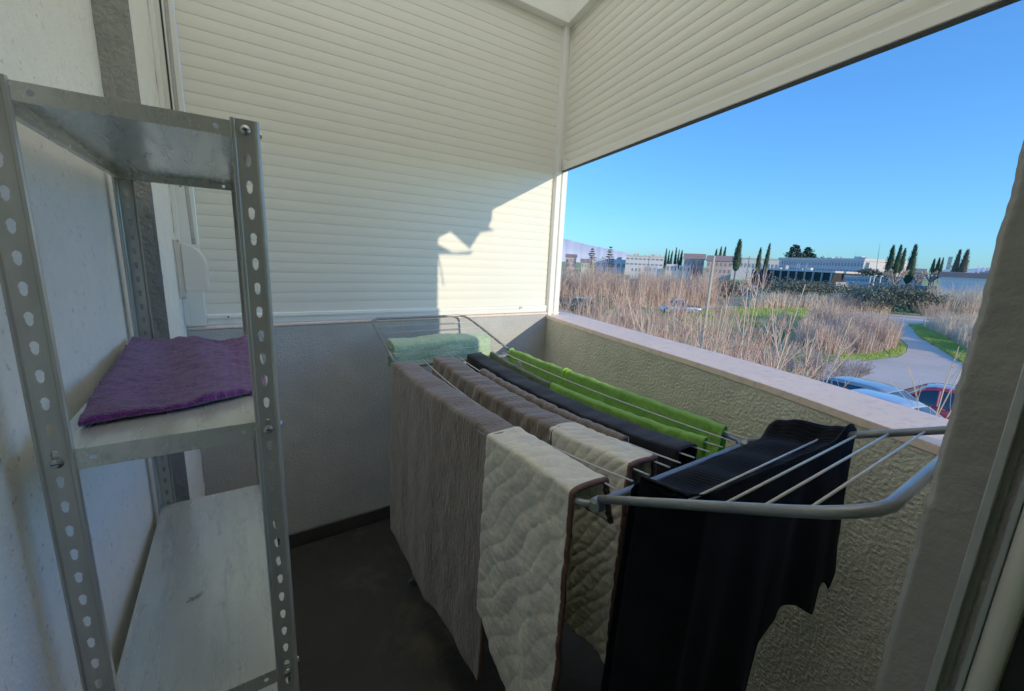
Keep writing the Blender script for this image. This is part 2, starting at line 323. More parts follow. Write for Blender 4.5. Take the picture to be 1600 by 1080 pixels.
# shutters -----------------------------------------------------------
def slats(mb, p0, d, nrm, z0, z1, L, pitch=.0425, holes=False):
    prof = [(.0, -.0030), (.0014, -.0030), (.0020, 0), (.010, .0016), (.0205, .0024), (.031, .0016), (.0404, 0), (.0411, -.0030)] if holes else [(.0, -.0022), (.0014, -.0022), (.0018, 0), (.010, .0006), (.0205, .0009), (.031, .0006), (.0406, 0), (.0411, -.0022)]
    gd = -.0030 if holes else -.0022
    z = z0; n = 0
    P = Vector(p0); d = Vector(d); nr = Vector(nrm)
    nseg = 14 if not holes else 1
    while z < z1:
        zz = [a for a in prof]
        for (a, b), (c, e) in zip(zz, zz[1:]):
            vs = []
            k = nseg
            wob = [.0006*noise.noise(Vector((i*.7, n*1.3, 0))) for i in range(k+1)]
            for i in range(k+1):
                q = P+d*(L*i/k)
                vs += [q+nr*(b+wob[i])+Vector((0, 0, z+a)), q+nr*(e+wob[i])+Vector((0, 0, z+c))]
            mb.add(vs, [(2*i, 2*i+2, 2*i+3, 2*i+1) for i in range(k)])
        a0 = .0411
        if not holes:
            mb.add([P+nr*gd+Vector((0, 0, z+a0)), P+d*L+nr*gd+Vector((0, 0, z+a0)), P+d*L+nr*gd+Vector((0, 0, z+pitch)), P+nr*gd+Vector((0, 0, z+pitch))], [(0, 1, 2, 3)])
        else:
            s_ = 0; st = .030
            while s_ < L:          # solid bridges between the light slots
                e = min(s_+st*.62, L)
                mb.add([P+d*s_+nr*gd+Vector((0, 0, z+a0)), P+d*e+nr*gd+Vector((0, 0, z+a0)), P+d*e+nr*gd+Vector((0, 0, z+pitch)), P+d*s_+nr*gd+Vector((0, 0, z+pitch))], [(0, 1, 2, 3)])
                s_ += st
        z += pitch; n += 1
sh = empty('roller_shutter', 'fully closed cream roller shutter filling the end opening above the low wall', 'roller shutter', (.7, D, 1.08))
SX0, SX1 = -.083, CX+.002
o = MB(); slats(o, (SX0, D+.022, 0), (1, 0, 0), (0, -1, 0), 1.128, 2.72, SX1-SX0); under(o.build('slat_curtain', M['shutter'], smooth=False), sh)
o = MB(); o.box(SX0, SX1, D+.008, D+.03, 1.086, 1.1275, bev=.003); o.box(SX0, SX1, D+.004, D+.0079, 1.112, 1.118); under(o.build('bottom_bar', M['rail']), sh)
for x in (-.012, 1.43):
    o = MB(); o.tube([(x, D-.004, 1.118), (x, D+.007, 1.118)], .009, 14); q = under(o.build('stopper', M['rail']), sh)
    o = MB(); o.tube([(x, D-.006, 1.118), (x, D-.0042, 1.118)], .0035, 8); h = o.build('stopper_screw', M['dark_gap']); h.parent = q
o = MB(); o.box(-.149, SX0-.0005, D-.008, D+.03, 1.086, 2.72, bev=.002); o.box(-.1495, -.135, D-.045, D-.0085, 1.10, 2.72, bev=.002); under(o.build('guide_rail', M['rail']), sh)
o = MB(); o.box(-.122, -.116, D-.0095, D-.0082, 1.6, 2.72); under(o.build('gap_shade', M['dark_gap']), sh)  # black strip painted as the shade of the rail gap
# side shutter, half raised
dv = Vector((-sin(PHI), -cos(PHI), 0)); nv = Vector((-cos(PHI), sin(PHI), 0))
P0 = Vector((CX+.052, D-.005, 0))
LS = 2.045
ss = empty('raised_roller_shutter', 'cream roller shutter lowered only halfway over the side opening towards the sky', 'roller shutter', tuple(P0+dv*1+Vector((0, 0, 1.9))))
o = MB(); slats(o, P0, dv, nv, 1.957, 2.74, LS, holes=True); under(o.build('slat_curtain', M['shutter']), ss)
RM = Matrix.Translation(P0) @ Matrix(((dv.x, nv.x, 0, 0), (dv.y, nv.y, 0, 0), (0, 0, 1, 0), (0, 0, 0, 1)))
o = MB(); o.box(.0, LS, -.012, .008, 1.914, 1.950, RM, bev=.003); o.box(0, LS, -.012, .004, 1.9505, 1.9565, RM); under(o.build('bottom_bar', M['rail']), ss)
o = MB(); o.box(.0, LS, -.013, .0095, 1.9095, 1.9135, RM); under(o.build('rubber_lip', M['dark_gap']), ss)
q = MB(); q.tube([RM @ Vector((.05, .009, 1.955)), RM @ Vector((.05, .020, 1.955))], .008, 12); under(q.build('stopper', M['rail']), ss)
o = MB(); o.box(LS+.001, LS+.20, -.06, .035, 1.068, 2.74, RM, bev=.003); under(o.build('guide_rail', M['rail']), ss)  # unseen near rail, widened to shut off stray sunlight
# corner post
cpst = empty('corner_post', 'slim cream aluminium post where the two shutters meet', 'post', (CX+.04, D, 1.07))
o = MB(); o.box(CX+.0025, CX+.028, D-.010, D+.05, 1.0665, 2.72, bev=.002); o.box(CX+.0285, CX+.050, D+.004, D+.05, 1.0665, 2.72, bev=.002); o.box(CX+.0505, CX+.088, D-.006, D+.05, 1.0665, 2.72, bev=.002)
under(o.build('profile', M['rail']), cpst)
# shutter boxes
b1 = MB(); b1.box(-.14, CX+.022, D-.03, D+.10, 2.655, 2.86, bev=.002)
q = tag(b1.build('shutter_box', M['rail'], loc=(.7, D, 2.65)), 'cream casing over the closed shutter, under the added roof', 'shutter box')
b1 = MB(); b1.box(-.02, LS+.06, -.10, .045, 2.655, 2.86, RM, bev=.002)
q = tag(b1.build('shutter_box', M['rail'], loc=tuple(P0+dv+Vector((0, 0, 2.65)))), 'cream casing over the half raised shutter, beside the sky', 'shutter box')
# strap winder
wd = empty('strap_winder', 'beige plastic shutter strap winder on the white rail left of the closed shutter', 'strap winder', (-.13, 1.93, 1.28))
def wloc(x, y, z): return (x, y, z)
o = MB(); o.box(-.1485, -.128, 1.885, 1.905, 1.205, 1.415, bev=.004); under(o.build('mounting_plate', M['winder']), wd)
o = MB()
prof = []
for i in range(17):
    t = i/16; z = 1.235+t*.165
    ww = .070*(1-max(0, (t-.45)/.55)**2.4)**.5 if t < 1 else .002
    prof.append((z, max(ww, .003)))
vs = []; 
for z, ww in prof: vs += [(-.128, 1.872, z), (-.128+ww*.92, 1.872, z), (-.128+ww, 1.880, z), (-.128+ww, 1.912, z), (-.128+ww*.9, 1.918, z), (-.128, 1.918, z)]
fs = []
for i in range(16):
    for k in range(6): fs.append((i*6+k, i*6+(k+1) % 6, (i+1)*6+(k+1) % 6, (i+1)*6+k))
fs += [(5, 4, 3, 2, 1, 0), tuple(96+k for k in range(6))]
o.add(vs, fs); q = under(o.build('cover', M['winder'], smooth=False), wd); bevel(q, .004, 3)
for z in (1.212, 1.408):
    o = MB(); o.tube([(-.136, 1.879, z), (-.136, 1.8845, z)], .0045, 10); under(o.build('screw', M['bolt']), wd)
o = MB()
def strap(u, v):
    z = 1.398+u*1.25; x = -.092-.010*sin(u*pi*.5)-.004*sin(u*5); return (x+(v-.5)*.012, 1.895+.05*min(1, u*3), z)
o.grid(strap, 40, 2); q = under(o.build('strap', M['strap'], smooth=True), wd); solid(q, .0015)

# ------------------------------------------------------------------ shelving unit
SH = empty('shelving_unit', 'narrow galvanised steel shelving unit with perforated posts against the white wall', 'shelving unit', (-.08, 1.07, 0))
SX_L, SX_R, SY_F, SY_B = -.215, .047, .72, 1.425
def shx(x, y): return x+(y-.72)*.010
def holes_strip(w, z0, z1, pitch=.0352, hw=.0046, hh=.0138, lip=.006):
    """flat strip w wide (x from 0) with keyhole openings; returns verts (x,z), faces, wire outlines"""
    vs, fs = [], []
    ring_n = 16
    z = z0; cx = w*.5
    while z+pitch <= z1+1e-6:
        c = z+pitch*.5; base = len(vs); ring = []
        for k in range(ring_n):
            a = 2*pi*k/ring_n; dx, dz = cos(a), sin(a)
            k2 = 1.0 if dz > .2 else (.82 if dz < -.2 else .74)
            ring.append((cx+dx*hw*k2, c+dz*hh*.62))
        out = []
        for k in range(ring_n):
            a = 2*pi*k/ring_n; dx, dz = cos(a), sin(a); t = min((w/2)/abs(dx) if abs(dx) > 1e-6 else 9, (pitch/2)/abs(dz) if abs(dz) > 1e-6 else 9)
            out.append((cx+dx*t, c+dz*t))
        # snap the four diagonal rays to the corners
        for k, (sx_, sz_) in ((2, (1, 1)), (6, (-1, 1)), (10, (-1, -1)), (14, (1, -1))): out[k] = (cx+sx_*w/2, c+sz_*pitch/2)
        vs += ring+out
        for k in range(ring_n): fs.append((base+k, base+ring_n+k, base+ring_n+(k+1) % ring_n, base+(k+1) % ring_n))
        z += pitch
    return vs, fs, z
def post(x, y, dx, dy, ztop):
    """L post: one leaf along x (direction dx), one along y (direction dy)"""
    mb = MB(); W = .033
    vs, fs, zt = holes_strip(W-.010, .02, ztop-.012)
    mb.add([(x+dx*(.005+a), y, z) for a, z in vs], fs)
    mb.add([(x, y+dy*(.005+a), z) for a, z in vs], fs)
    z0, z1 = .0, ztop
    def band(pts):
        v = []
        for (a, b) in pts: v += [(a, b, z0), (a, b, z1)]
        mb.add(v, [(2*i, 2*i+2, 2*i+3, 2*i+1) for i in range(len(pts)-1)])
    band([(x+dx*.005, y), (x+dx*.0025, y-dy*.001), (x+dx*.0, y+dy*.001), (x, y+dy*.005)])
    band([(x+dx*(W-.005), y), (x+dx*(W-.0035), y-dy*.0015), (x+dx*(W-.001), y-dy*.0015), (x+dx*W, y+dy*.001), (x+dx*W, y+dy*.004)])
    band([(x, y+dy*(W-.005)), (x-dx*.0015, y+dy*(W-.0035)), (x-dx*.0015, y+dy*(W-.001)), (x+dx*.002, y+dy*W)])
    for a in ((zt, z1), (0, .02)):
        mb.add([(x+dx*.005, y, a[0]), (x+dx*(W-.005), y, a[0]), (x+dx*(W-.005), y, a[1]), (x+dx*.005, y, a[1])], [(0, 1, 2, 3)])
        mb.add([(x, y+dy*.005, a[0]), (x, y+dy*(W-.005), a[0]), (x, y+dy*(W-.005), a[1]), (x, y+dy*.005, a[1])], [(0, 1, 2, 3)])
    o = under(mb.build('post', M['galv']), SH); solid(o, .0014); return o
ZT = 1.568
posts = {}
for nm, x, y, dx, dy in (('lf', SX_L, SY_F, 1, 1), ('rf', SX_R+.004, SY_F, -1, 1), ('lb', shx(SX_L, SY_B), SY_B, 1, -1), ('rb', shx(SX_R+.004, SY_B), SY_B, -1, -1)):
    posts[nm] = (post(x, y, dx, dy, ZT), x, y, dx, dy)
shelfz = [(1.545, ZT-.004), (1.106, 1.134), (.640, .668), (.19, .218)]
for i, (z0, z1) in enumerate(shelfz):
    mb = MB()
    xl, xr, yf, yb = SX_L+.0022, SX_R+.0015, SY_F+.0022, SY_B-.0022
    def X(x, y): return shx(x, y)
    c = [(X(xl, yf), yf), (X(xr, yf), yf), (X(xr, yb), yb), (X(xl, yb), yb)]
    nu, nv = 6, 16
    mb.grid(lambda u, v: (X(xl+(xr-xl)*u, yf+(yb-yf)*v), yf+(yb-yf)*v, z1-.0016*sin(pi*u)*sin(pi*v)+.0006*noise.noise(Vector((u*3, v*5, i)))), 12, 24)
    for a in range(4):
        p, q = c[a], c[(a+1) % 4]
        L = sqrt((q[0]-p[0])**2+(q[1]-p[1])**2); ux, uy = (q[0]-p[0])/L, (q[1]-p[1])/L
        nx, ny = -uy*.009, ux*.009
        # outer lip with round punched holes, and a folded return
        hole_s = [L*.18, L*.82] if L < .4 else [L*.1, L*.5, L*.9]
        s_ = 0
        for h in hole_s+[None]:
            e = (h-.012) if h else L
            mb.add([(p[0]+ux*s_, p[1]+uy*s_, z0), (p[0]+ux*e, p[1]+uy*e, z0), (p[0]+ux*e, p[1]+uy*e, z1), (p[0]+ux*s_, p[1]+uy*s_, z1)], [(0, 1, 2, 3)])
            if h:
                zc = (z0+z1)/2; hzh = (z1-z0)/2; n = 12; vs = []
                for k in range(n):
                    an = 2*pi*k/n; t = min(.012/abs(cos(an)) if abs(cos(an)) > 1e-6 else 9, hzh/abs(sin(an)) if abs(sin(an)) > 1e-6 else 9)
                    vs.append((p[0]+ux*(h+cos(an)*.0036), p[1]+uy*(h+cos(an)*.0036), zc+sin(an)*.0036))
                out = []
                for k in range(n):
                    an = 2*pi*k/n; ca, sa = cos(an), sin(an)
                    if abs(ca) > .6 and abs(sa) > .3 or (abs(sa) > .6 and abs(ca) > .3):
                        pass
                    t = min(.012/abs(ca) if abs(ca) > 1e-6 else 9, hzh/abs(sa) if abs(sa) > 1e-6 else 9)
                    out.append([h+ca*t, zc+sa*t])
                crn = [(1, 1), (-1, 1), (-1, -1), (1, -1)]
                for (sx_, sz_) in crn:
                    best = min(range(n), key=lambda k: (out[k][0]-(h+sx_*.012))**2+(out[k][1]-(zc+sz_*hzh))**2)
                    out[best] = [h+sx_*.012, zc+sz_*hzh]
                vs += [(p[0]+ux*a_, p[1]+uy*a_, z_) for a_, z_ in out]
                mb.add(vs, [(k, n+k, n+(k+1) % n, (k+1) % n) for k in range(n)])
                s_ = h+.012
        mb.add([(p[0], p[1], z0), (q[0], q[1], z0), (q[0]-ux*.009+nx, q[1]-uy*.009+ny, z0+.0005), (p[0]+ux*.009+nx, p[1]+uy*.009+ny, z0+.0005)], [(0, 1, 2, 3)])
    sf = under(mb.build('shelf', M['tray']), SH); solid(sf, .0009)
for nm, (po, x, y, dx, dy) in posts.items():
    for z0, z1 in shelfz:
        zc = (z0+z1)/2
        mb = MB(); fy = -dy
        mb.tube([(x+dx*.0165, y+fy*.0015, zc), (x+dx*.0165, y+fy*.003, zc), (x+dx*.0165, y+fy*.005, zc)], [.0068, .0062, .003], 14)
        b = under(mb.build('bolt', M['bolt'], smooth=False), SH)
        mb = MB(); mb.box(x+dx*.0165-.0045, x+dx*.0165+.0045, y+fy*.0054, y+fy*.0051, zc-.0006, zc+.0006)
        s2 = mb.build('slot', M['dark_gap']); s2.parent = b
        mb = MB(); mb.tube([(x-dx*.0015, y+dy*.0165, zc), (x-dx*.004, y+dy*.0165, zc)], [.0055, .004], 6); under(mb.build('bolt', M['bolt']), SH)
# scuff on the lower shelf
mb = MB()
for k, (a, b) in enumerate([((-.118, .985), (-.098, .997)), ((-.12, .99), (-.112, .975)), ((-.108, .985), (-.094, .992)), ((-.125, .978), (-.104, .981))]):
    mb.tube([(a[0], a[1], .6686), ((a[0]+b[0])/2+.003, (a[1]+b[1])/2, .6688), (b[0], b[1], .6686)], .0009, 4)
under(mb.build('scuff_mark', M['scratch']), SH)
# ------------------------------------------------------------------ purple towel on the middle shelf
PT = empty('folded_towel', 'folded purple terry towel lying on the middle shelf', 'towel', (-.08, 1.08, 1.135))
def ptop(u, v, lift, inset):
    # u across x, v from front (0) to back (1)
    yl, yr = .800, .873
    yf = yl+(yr-yl)*u+.006*sin(u*7+1)
    yb = 1.375-.03*u
    y = yf+inset+(yb-yf-inset)*v
    xl = -.222+.03*(1-v)+(.012*v); xr = .043+.004*sin(v*9)
    x = xl+(xr-xl)*u
    z = 1.1365+lift+(.007*noise.noise(Vector((x*14, y*14, 2)))+.0055*noise.noise(Vector((x*34, y*60, 2)))+.002*noise.noise(Vector((x*150, y*60, 2))))*(1 if lift > .005 else .2)
    z += .012*max(0, 1-abs(u-.06)/.25)*v*(lift > .005)+.006*sin(u*11+v*3)*(.4+.6*v)*(lift > .005)+.006*max(0, v-.75)*4*(lift > .005)
    return (x, y, z)
def fold(u, v):       # profile wrapping round the front edge: bottom layer -> round -> top layer
    if v < .15: t = v/.15; a = ptop(u, .25*(1-t), .001, 0); return a
    if v < .32:
        t = (v-.15)/.17; an = -pi/2+pi*t; p = ptop(u, 0, .001, 0); q = ptop(u, 0, .014, 0)
        r = (q[2]-p[2])/2; zc = (q[2]+p[2])/2
        return (p[0], p[1]-.010*cos(an), zc+r*sin(an))
    t = (v-.32)/.68; return ptop(u, t, .014, 0)
mb = MB(); mb.grid(fold, 70, 110); q = under(mb.build('outer_layer', M['purple'], smooth=True), PT); solid(q, .004, -1)
mb = MB(); mb.grid(lambda u, v: tuple(a+b for a, b in zip(ptop(u, v, .008, .010), (0, 0, -.0015*sin(v*9)))), 50, 60); q = under(mb.build('inner_layer', M['purple'], smooth=True), PT); solid(q, .005, -1)
mb = MB(); mb.box(.022, .040, .872, .874, 1.150, 1.156); q = under(mb.build('care_tag', M['tag']), PT)

# ------------------------------------------------------------------ drying rack
RK = empty('drying_rack', 'grey metal folding drying rack with two raised wings, loaded with washing', 'drying rack', (.82, 1.05, 0))
RX0, RX1, RY0, RY1, RZ = .525, 1.105, .50, 1.61, .962
def rrect(x0, x1, y0, y1, r, zf, n=6, closed=True):
    P = []
    for cx, cy_, a0 in ((x1-r, y1-r, 0), (x0+r, y1-r, pi/2), (x0+r, y0+r, pi), (x1-r, y0+r, 1.5*pi)):
        for i in range(n+1):
            a = a0+pi/2*i/n; x, y = cx+r*cos(a), cy_+r*sin(a); P.append((x, y, zf(x, y)))
    if closed: P.append(P[0])
    return P
fr = rrect(RX0, RX1, RY0, RY1, .035, lambda x, y: RZ-.014)
mb = MB(); mb.tube(fr+[fr[1]], .0078, 12, cap=False); under(mb.build('frame', M['rack'], smooth=True), RK)
WX = [.60, .655, .705, .775, .815, .868, .93, .985, 1.045, 1.09]
SAG = [.012, .045, .03, .03, .03, .03, .03, .03, .012, .004]
def wz(x, y):
    i = min(range(len(WX)), key=lambda k: abs(WX[k]-x)); t = max(0, min(1, (y-RY0)/(RY1-RY0)))
    return RZ+.004-SAG[i]*4*t*(1-t)
for x, s_ in zip(WX, SAG):
    mb = MB(); mb.tube([(x, RY0+(RY1-RY0)*i/18, RZ+.004-s_*4*(i/18)*(1-i/18)) for i in range(19)], .0019, 6); under(mb.build('wire', M['wire'], smooth=True), RK)
# far wing
FH0, FH1 = (1.625, .966), (1.965, 1.094)
def fw(t, x): return (x, FH0[0]+(FH1[0]-FH0[0])*t, FH0[1]+(FH1[1]-FH0[1])*t)
P = [fw(0, .535)]+[fw(t, .535+.0*t) for t in (.3, .6, .85)]+[fw(.95, .54), fw(1, .565)]+[fw(1, x) for x in (.7, .85, .99)]+[fw(.97, 1.02), fw(.9, 1.035)]+[fw(t, 1.04+(1.098-1.04)*(1-t/.9)) for t in (.6, .3, 0)]
mb = MB(); mb.tube(P, .0062, 10); wg = under(mb.build('wing', M['rack'], smooth=True), RK)
for t in (.16, .32, .48, .64, .80):
    mb = MB(); mb.tube([fw(t, .535), fw(t, (1.04+(1.098-1.04)*(1-t/.9)))], .0017, 6); q = mb.build('wire', M['wire'], smooth=True); q.parent = wg
# near wing
NH0, NH1 = (.485, .968), (.108, 1.150)
def nw(t, x): return (x, NH0[0]+(NH1[0]-NH0[0])*t, NH0[1]+(NH1[1]-NH0[1])*t)
P = [nw(0, .545), nw(.3, .547), nw(.6, .549), nw(.80, .551), nw(.88, .555), nw(.94, .563), nw(.98, .575), nw(1, .592), nw(1, .65), nw(1, .75), nw(1, .9), nw(1, 1.02), nw(.98, 1.045), nw(.9, 1.06), nw(.6, 1.065), nw(.3, 1.075), nw(0, 1.085)]
mb = MB(); mb.tube(P, .0076, 14); wg2 = under(mb.build('wing', M['rack'], smooth=True), RK)
for t in (.18, .42, .57, .70, .83):
    mb = MB(); mb.tube([nw(t, .552), nw(t, 1.068)], .0021, 6); q = mb.build('wire', M['wire'], smooth=True); q.parent = wg2
for x, y in ((.547, .492), (1.085, .492), (.537, 1.618), (1.097, 1.618)):
    mb = MB(); mb.box(x-.014, x+.014, y-.012, y+.012, RZ-.024, RZ+.004, bev=.006); q = under(mb.build('hinge_clip', M['rack']), RK)
for a, b, dx in ((.56, 1.50, .0), (1.50, .56, .02)):
    mb = MB(); y0, y1 = a, b
    x0, x1 = RX0+.02+dx, RX1-.02-dx
    pts = [(x0, y0, RZ-.012), (x0, y0+(y1-y0)*.5, .50), (x0, y1-.02*(1 if y1 > y0 else -1), .04), (x0+.03, y1, .012), (x1-.03, y1, .012), (x1, y1-.02*(1 if y1 > y0 else -1), .04), (x1, y0+(y1-y0)*.5, .50), (x1, y0, RZ-.012)]
    mb.tube(pts, .008, 10); under(mb.build('leg', M['rack'], smooth=True), RK)

# ------------------------------------------------------------------ washing
def drape(name, label, cat, xl, xr, y0, y1, dl, dr, m, group=None, th=.004, puff=None, bind=None, flare=(.02, .02), ny=90, nd=60, top=12, zoff=.006, wav=.006, hem=None, seed=0, zf=None, rib=0, ends=0, dcap=.93, parts=None):
    """cloth over a pair of wires along y; xl/xr/dl/dr may be functions of y"""
    fn = lambda q: q if callable(q) else (lambda y, q=q: q)
    xl, xr, dl, dr = map(fn, (xl, xr, dl, dr)); zf = zf or (lambda y: wz(xl(y), y))
    root = empty(name, label, cat, ((xl(y0)+xr(y0))/2, (y0+y1)/2, .9), group=group)
    tot = nd*2+top
    def f(u, v):
        y = y0+(y1-y0)*u; a, b = xl(y), xr(y); z = zf(y)+zoff; k = v*tot
        r = min(.012, (b-a)/2+.002)
        if k < nd:
            s_ = 1-k/nd; d = dl(y)*s_; x = a-r*.5-flare[0]*s_-wav*s_*(sin(y*21+seed)+.6*sin(y*47+seed*2)); zz = z-.012-d; nx, nz_ = -1, 0
            y += (.010*noise.noise(Vector((zz*4, seed, u*2))))*s_
        elif k > nd+top:
            s_ = (k-nd-top)/nd; d = dr(y)*s_; x = b+r*.5+flare[1]*s_+wav*s_*(sin(y*19+seed+2)+.6*sin(y*43+seed)); zz = z-.012-d; nx, nz_ = 1, 0
        else:
            t = (k-nd)/top; an = pi*(1-t)
            c = cos(an); x = (a+b)/2+((b-a)/2+r*.5)*(abs(c)**.75*(1 if c > 0 else -1)); zz = z-.012+.014*(sin(an)**.6 if sin(an) > 0 else 0); nx, nz_ = c, sin(an)
            zz -= (.006+.003*sin(y*31+seed))*sin(pi*t)*min(1, (b-a)/.05)
            s_ = 0
        p = Vector((x, y, zz))
        off = .0035*noise.noise(Vector((y*18+seed, zz*14, k/tot*6)))+.0018*noise.noise(Vector((y*55, zz*50+k*.1, seed)))
        if puff:
            L = k/tot*(dl(y)+dr(y)+(b-a)); off += puff(y, L)
        if rib: off += rib*abs(sin(y*pi/.0065))
        p += Vector((nx, 0, nz_))*off
        if p.z < .012: p.z = .012
        return tuple(p)
    mb = MB(); mb.grid(f, ny, tot); q = under(mb.build('cloth', m, smooth=True), root); solid(q, th)
    if bind:
        for u in bind:
            if u in (0, 1):
                mb = MB(); pts = [Vector(f(u, j/tot)) for j in range(0, tot+1)]
                mb.tube([(p.x, p.y+(-.002 if u == 0 else .002), p.z) for p in pts], .0062, 8); under(mb.build('binding', hem or M['binding'], smooth=True), root)
            elif u == 'hems':
                for v in (0, 1):
                    mb = MB(); mb.tube([f(i/ny, v) for i in range(ny+1)], .0045, 6); under(mb.build('hem', hem or M['binding'], smooth=True), root)
    return root
def quilt(y, L):
    # wavy quilting rows: soft puffs between diagonal stitch lines
    a = y*1.0+L*.75+.006*sin(L*52+y*20); b = L-y*.3+.008*sin(y*75)
    p1 = abs(sin(a*pi/.034)); p2 = abs(sin(b*pi/.046+.9*sin(a*pi/.034)))
    return .0036*(p1**.5)*(.5+.5*p2**.5)-.003
zf1 = lambda y: RZ+.004-.006*sin(pi*max(0, min(1, (y-RY0)/(RY1-RY0))))
drape('brown_mat', 'large brown fleece mat hanging leftmost on the drying rack', 'mat', lambda y: .523+.004*sin(y*9), .598, .835, 1.612, lambda y: .745+.012*sin(y*11), .50, M['brown'], th=.007, bind=[0, 'hems'], flare=(.014, .0), wav=.003, ny=120, seed=1, zf=zf1)
drape('quilted_mat', 'cream quilted mat with brown binding hanging leftmost, in front of the brown one', 'mat', lambda y: .521+.003*sin(y*13), .603, .532, .842, lambda y: .50+max(0, .84-y)*1.05, lambda y: .10, M['cream'], th=.009, puff=quilt, bind=[0, 'hems'], flare=(.010, .02), ny=110, nd=150, top=22, seed=2, zf=lambda y: zf1(y)+.002)
zf2 = lambda y: RZ+.014-.030*sin(pi*max(0, min(1, (y-RY0)/(RY1-RY0))))
drape('brown_mat', 'brown fleece mat second from the left on the drying rack', 'mat', .703, .772, .805, 1.605, .50, .50, M['brown'], th=.007, bind=[0, 'hems'], flare=(.02, .0), ny=110, seed=3, zf=zf2, puff=lambda y, L: .0035*abs(sin(y*52+L*22)))
drape('quilted_mat', 'cream quilted mat with brown binding second from the left on the rack', 'mat', .700, .776, .545, .812, .52, .52, M['cream'], th=.009, puff=lambda y, L: quilt(y+.01, L)*1.2, bind=[0, 'hems'], flare=(.0, .02), ny=90, nd=110, top=22, seed=4, zf=lambda y: zf2(y)+.001)
drape('brown_cloth', 'small narrow brown fleece cloth hung between the mats and the black trousers', 'cloth', .812, .826, .665, 1.40, .30, .30, M['brown'], th=.006, bind=['hems'], ny=90, seed=5, puff=lambda y, L: .0025*abs(sin(y*60)), zoff=.010)
drape('black_trousers', 'black cotton trousers hung lengthwise between brown cloth and green towel', 'trousers', .864, .930, .535, 1.61, .55, .55, M['black'], th=.004, bind=None, flare=(.02, .02), ny=90, seed=6, wav=.008, zoff=.012)
gy = lambda y: RZ+.004-.030*4*max(0, (y-RY0)/(RY1-RY0))*(1-(y-RY0)/(RY1-RY0))
drape('dark_green_cloth', 'dull grey green cloth at the far end beside the bright corduroy', 'cloth', .980, .990, 1.17, 1.61, .20, .25, M['olive'], th=.003, bind=['hems'], hem=M['hem'], ny=60, seed=7, zf=gy)
drape('corduroy_towel', 'green corduroy towel with dark rippled side hanging next to the black trousers', 'towel', .980, .992, .545, 1.165, .30, .30, M['corduroy'], th=.003, rib=.0013, ny=420, nd=40, seed=8, zf=gy, zoff=.009)
gz = lambda y: RZ+.010-.006*sin(pi*max(0, min(1, (y-RY0)/(RY1-RY0))))
drape('green_towel', 'bright green towel at the far right corner of the rack', 'towel', 1.088, 1.100, 1.20, 1.605, .22, .35, M['corduroy'], th=.003, rib=.0006, bind=[0, 1], hem=M['hem'], ny=280, nd=40, seed=9, zf=gz)
drape('green_towel', 'bright green corduroy towel on the right rail, its near end bunched', 'towel', 1.087, 1.100, .555, 1.212, lambda y: .22-.1*max(0, (.64-y)/.09), .35, M['corduroy'], th=.003, rib=.0012, bind=[1], hem=M['hem'], ny=440, nd=40, seed=10, zf=gz, zoff=.008)
# sage towel on the far wing (runs along x)
SG = empty('sage_towel', 'pale sage green terry towel folded over the raised far wing', 'towel', (.79, 1.73, 1.0))
def sage(u, v):
    x = .556+.472*u; k = v
    z0 = 1.018-.004*sin(u*9); y0 = 1.705; y1 = 1.775
    if k < .38: s_ = 1-k/.38; p = (x, y0-.006-.008*s_-.006*sin(u*14)*s_, z0-.012-.085*s_)
    elif k > .62: s_ = (k-.62)/.38; p = (x, y1+.006, z0+.010-.12*s_)
    else:
        t = (k-.38)/.24; an = pi*(1-t); c = cos(an); p = (x, (y0+y1)/2+(y1-y0+.012)/2*(abs(c)**.6*(1 if c > 0 else -1)), z0-.012+.022*t+.012*max(0, sin(an))**.5)
    n = .004*noise.noise(Vector((x*20, k*10, 0)))+.002*noise.noise(Vector((x*70, k*40, 0)))
    return (p[0], p[1]-n*(k < .5), p[2]+n)
mb = MB(); mb.grid(sage, 100, 60); q = under(mb.build('cloth', M['sage'], smooth=True), SG); solid(q, .007)
mb = MB()
for i in range(90):
    v = random.random()*.55; p = Vector(sage(0, v)); d = Vector((-random.uniform(.008, .022), random.uniform(-.006, .004), random.uniform(-.012, .006)))
    mb.tube([p+Vector((.004, 0, 0)), p+d*.5+Vector((0, 0, .002)), p+d], .0007, 4)
    if i < 50:
        p = Vector(sage(1, v)); mb.tube([p, p+Vector((.008, -.003, -.004)), p+Vector((random.uniform(.01, .02), -.004, -.014))], .0007, 4)
under(tag(mb.build('fringe', M['sage']), kind='stuff'), SG)
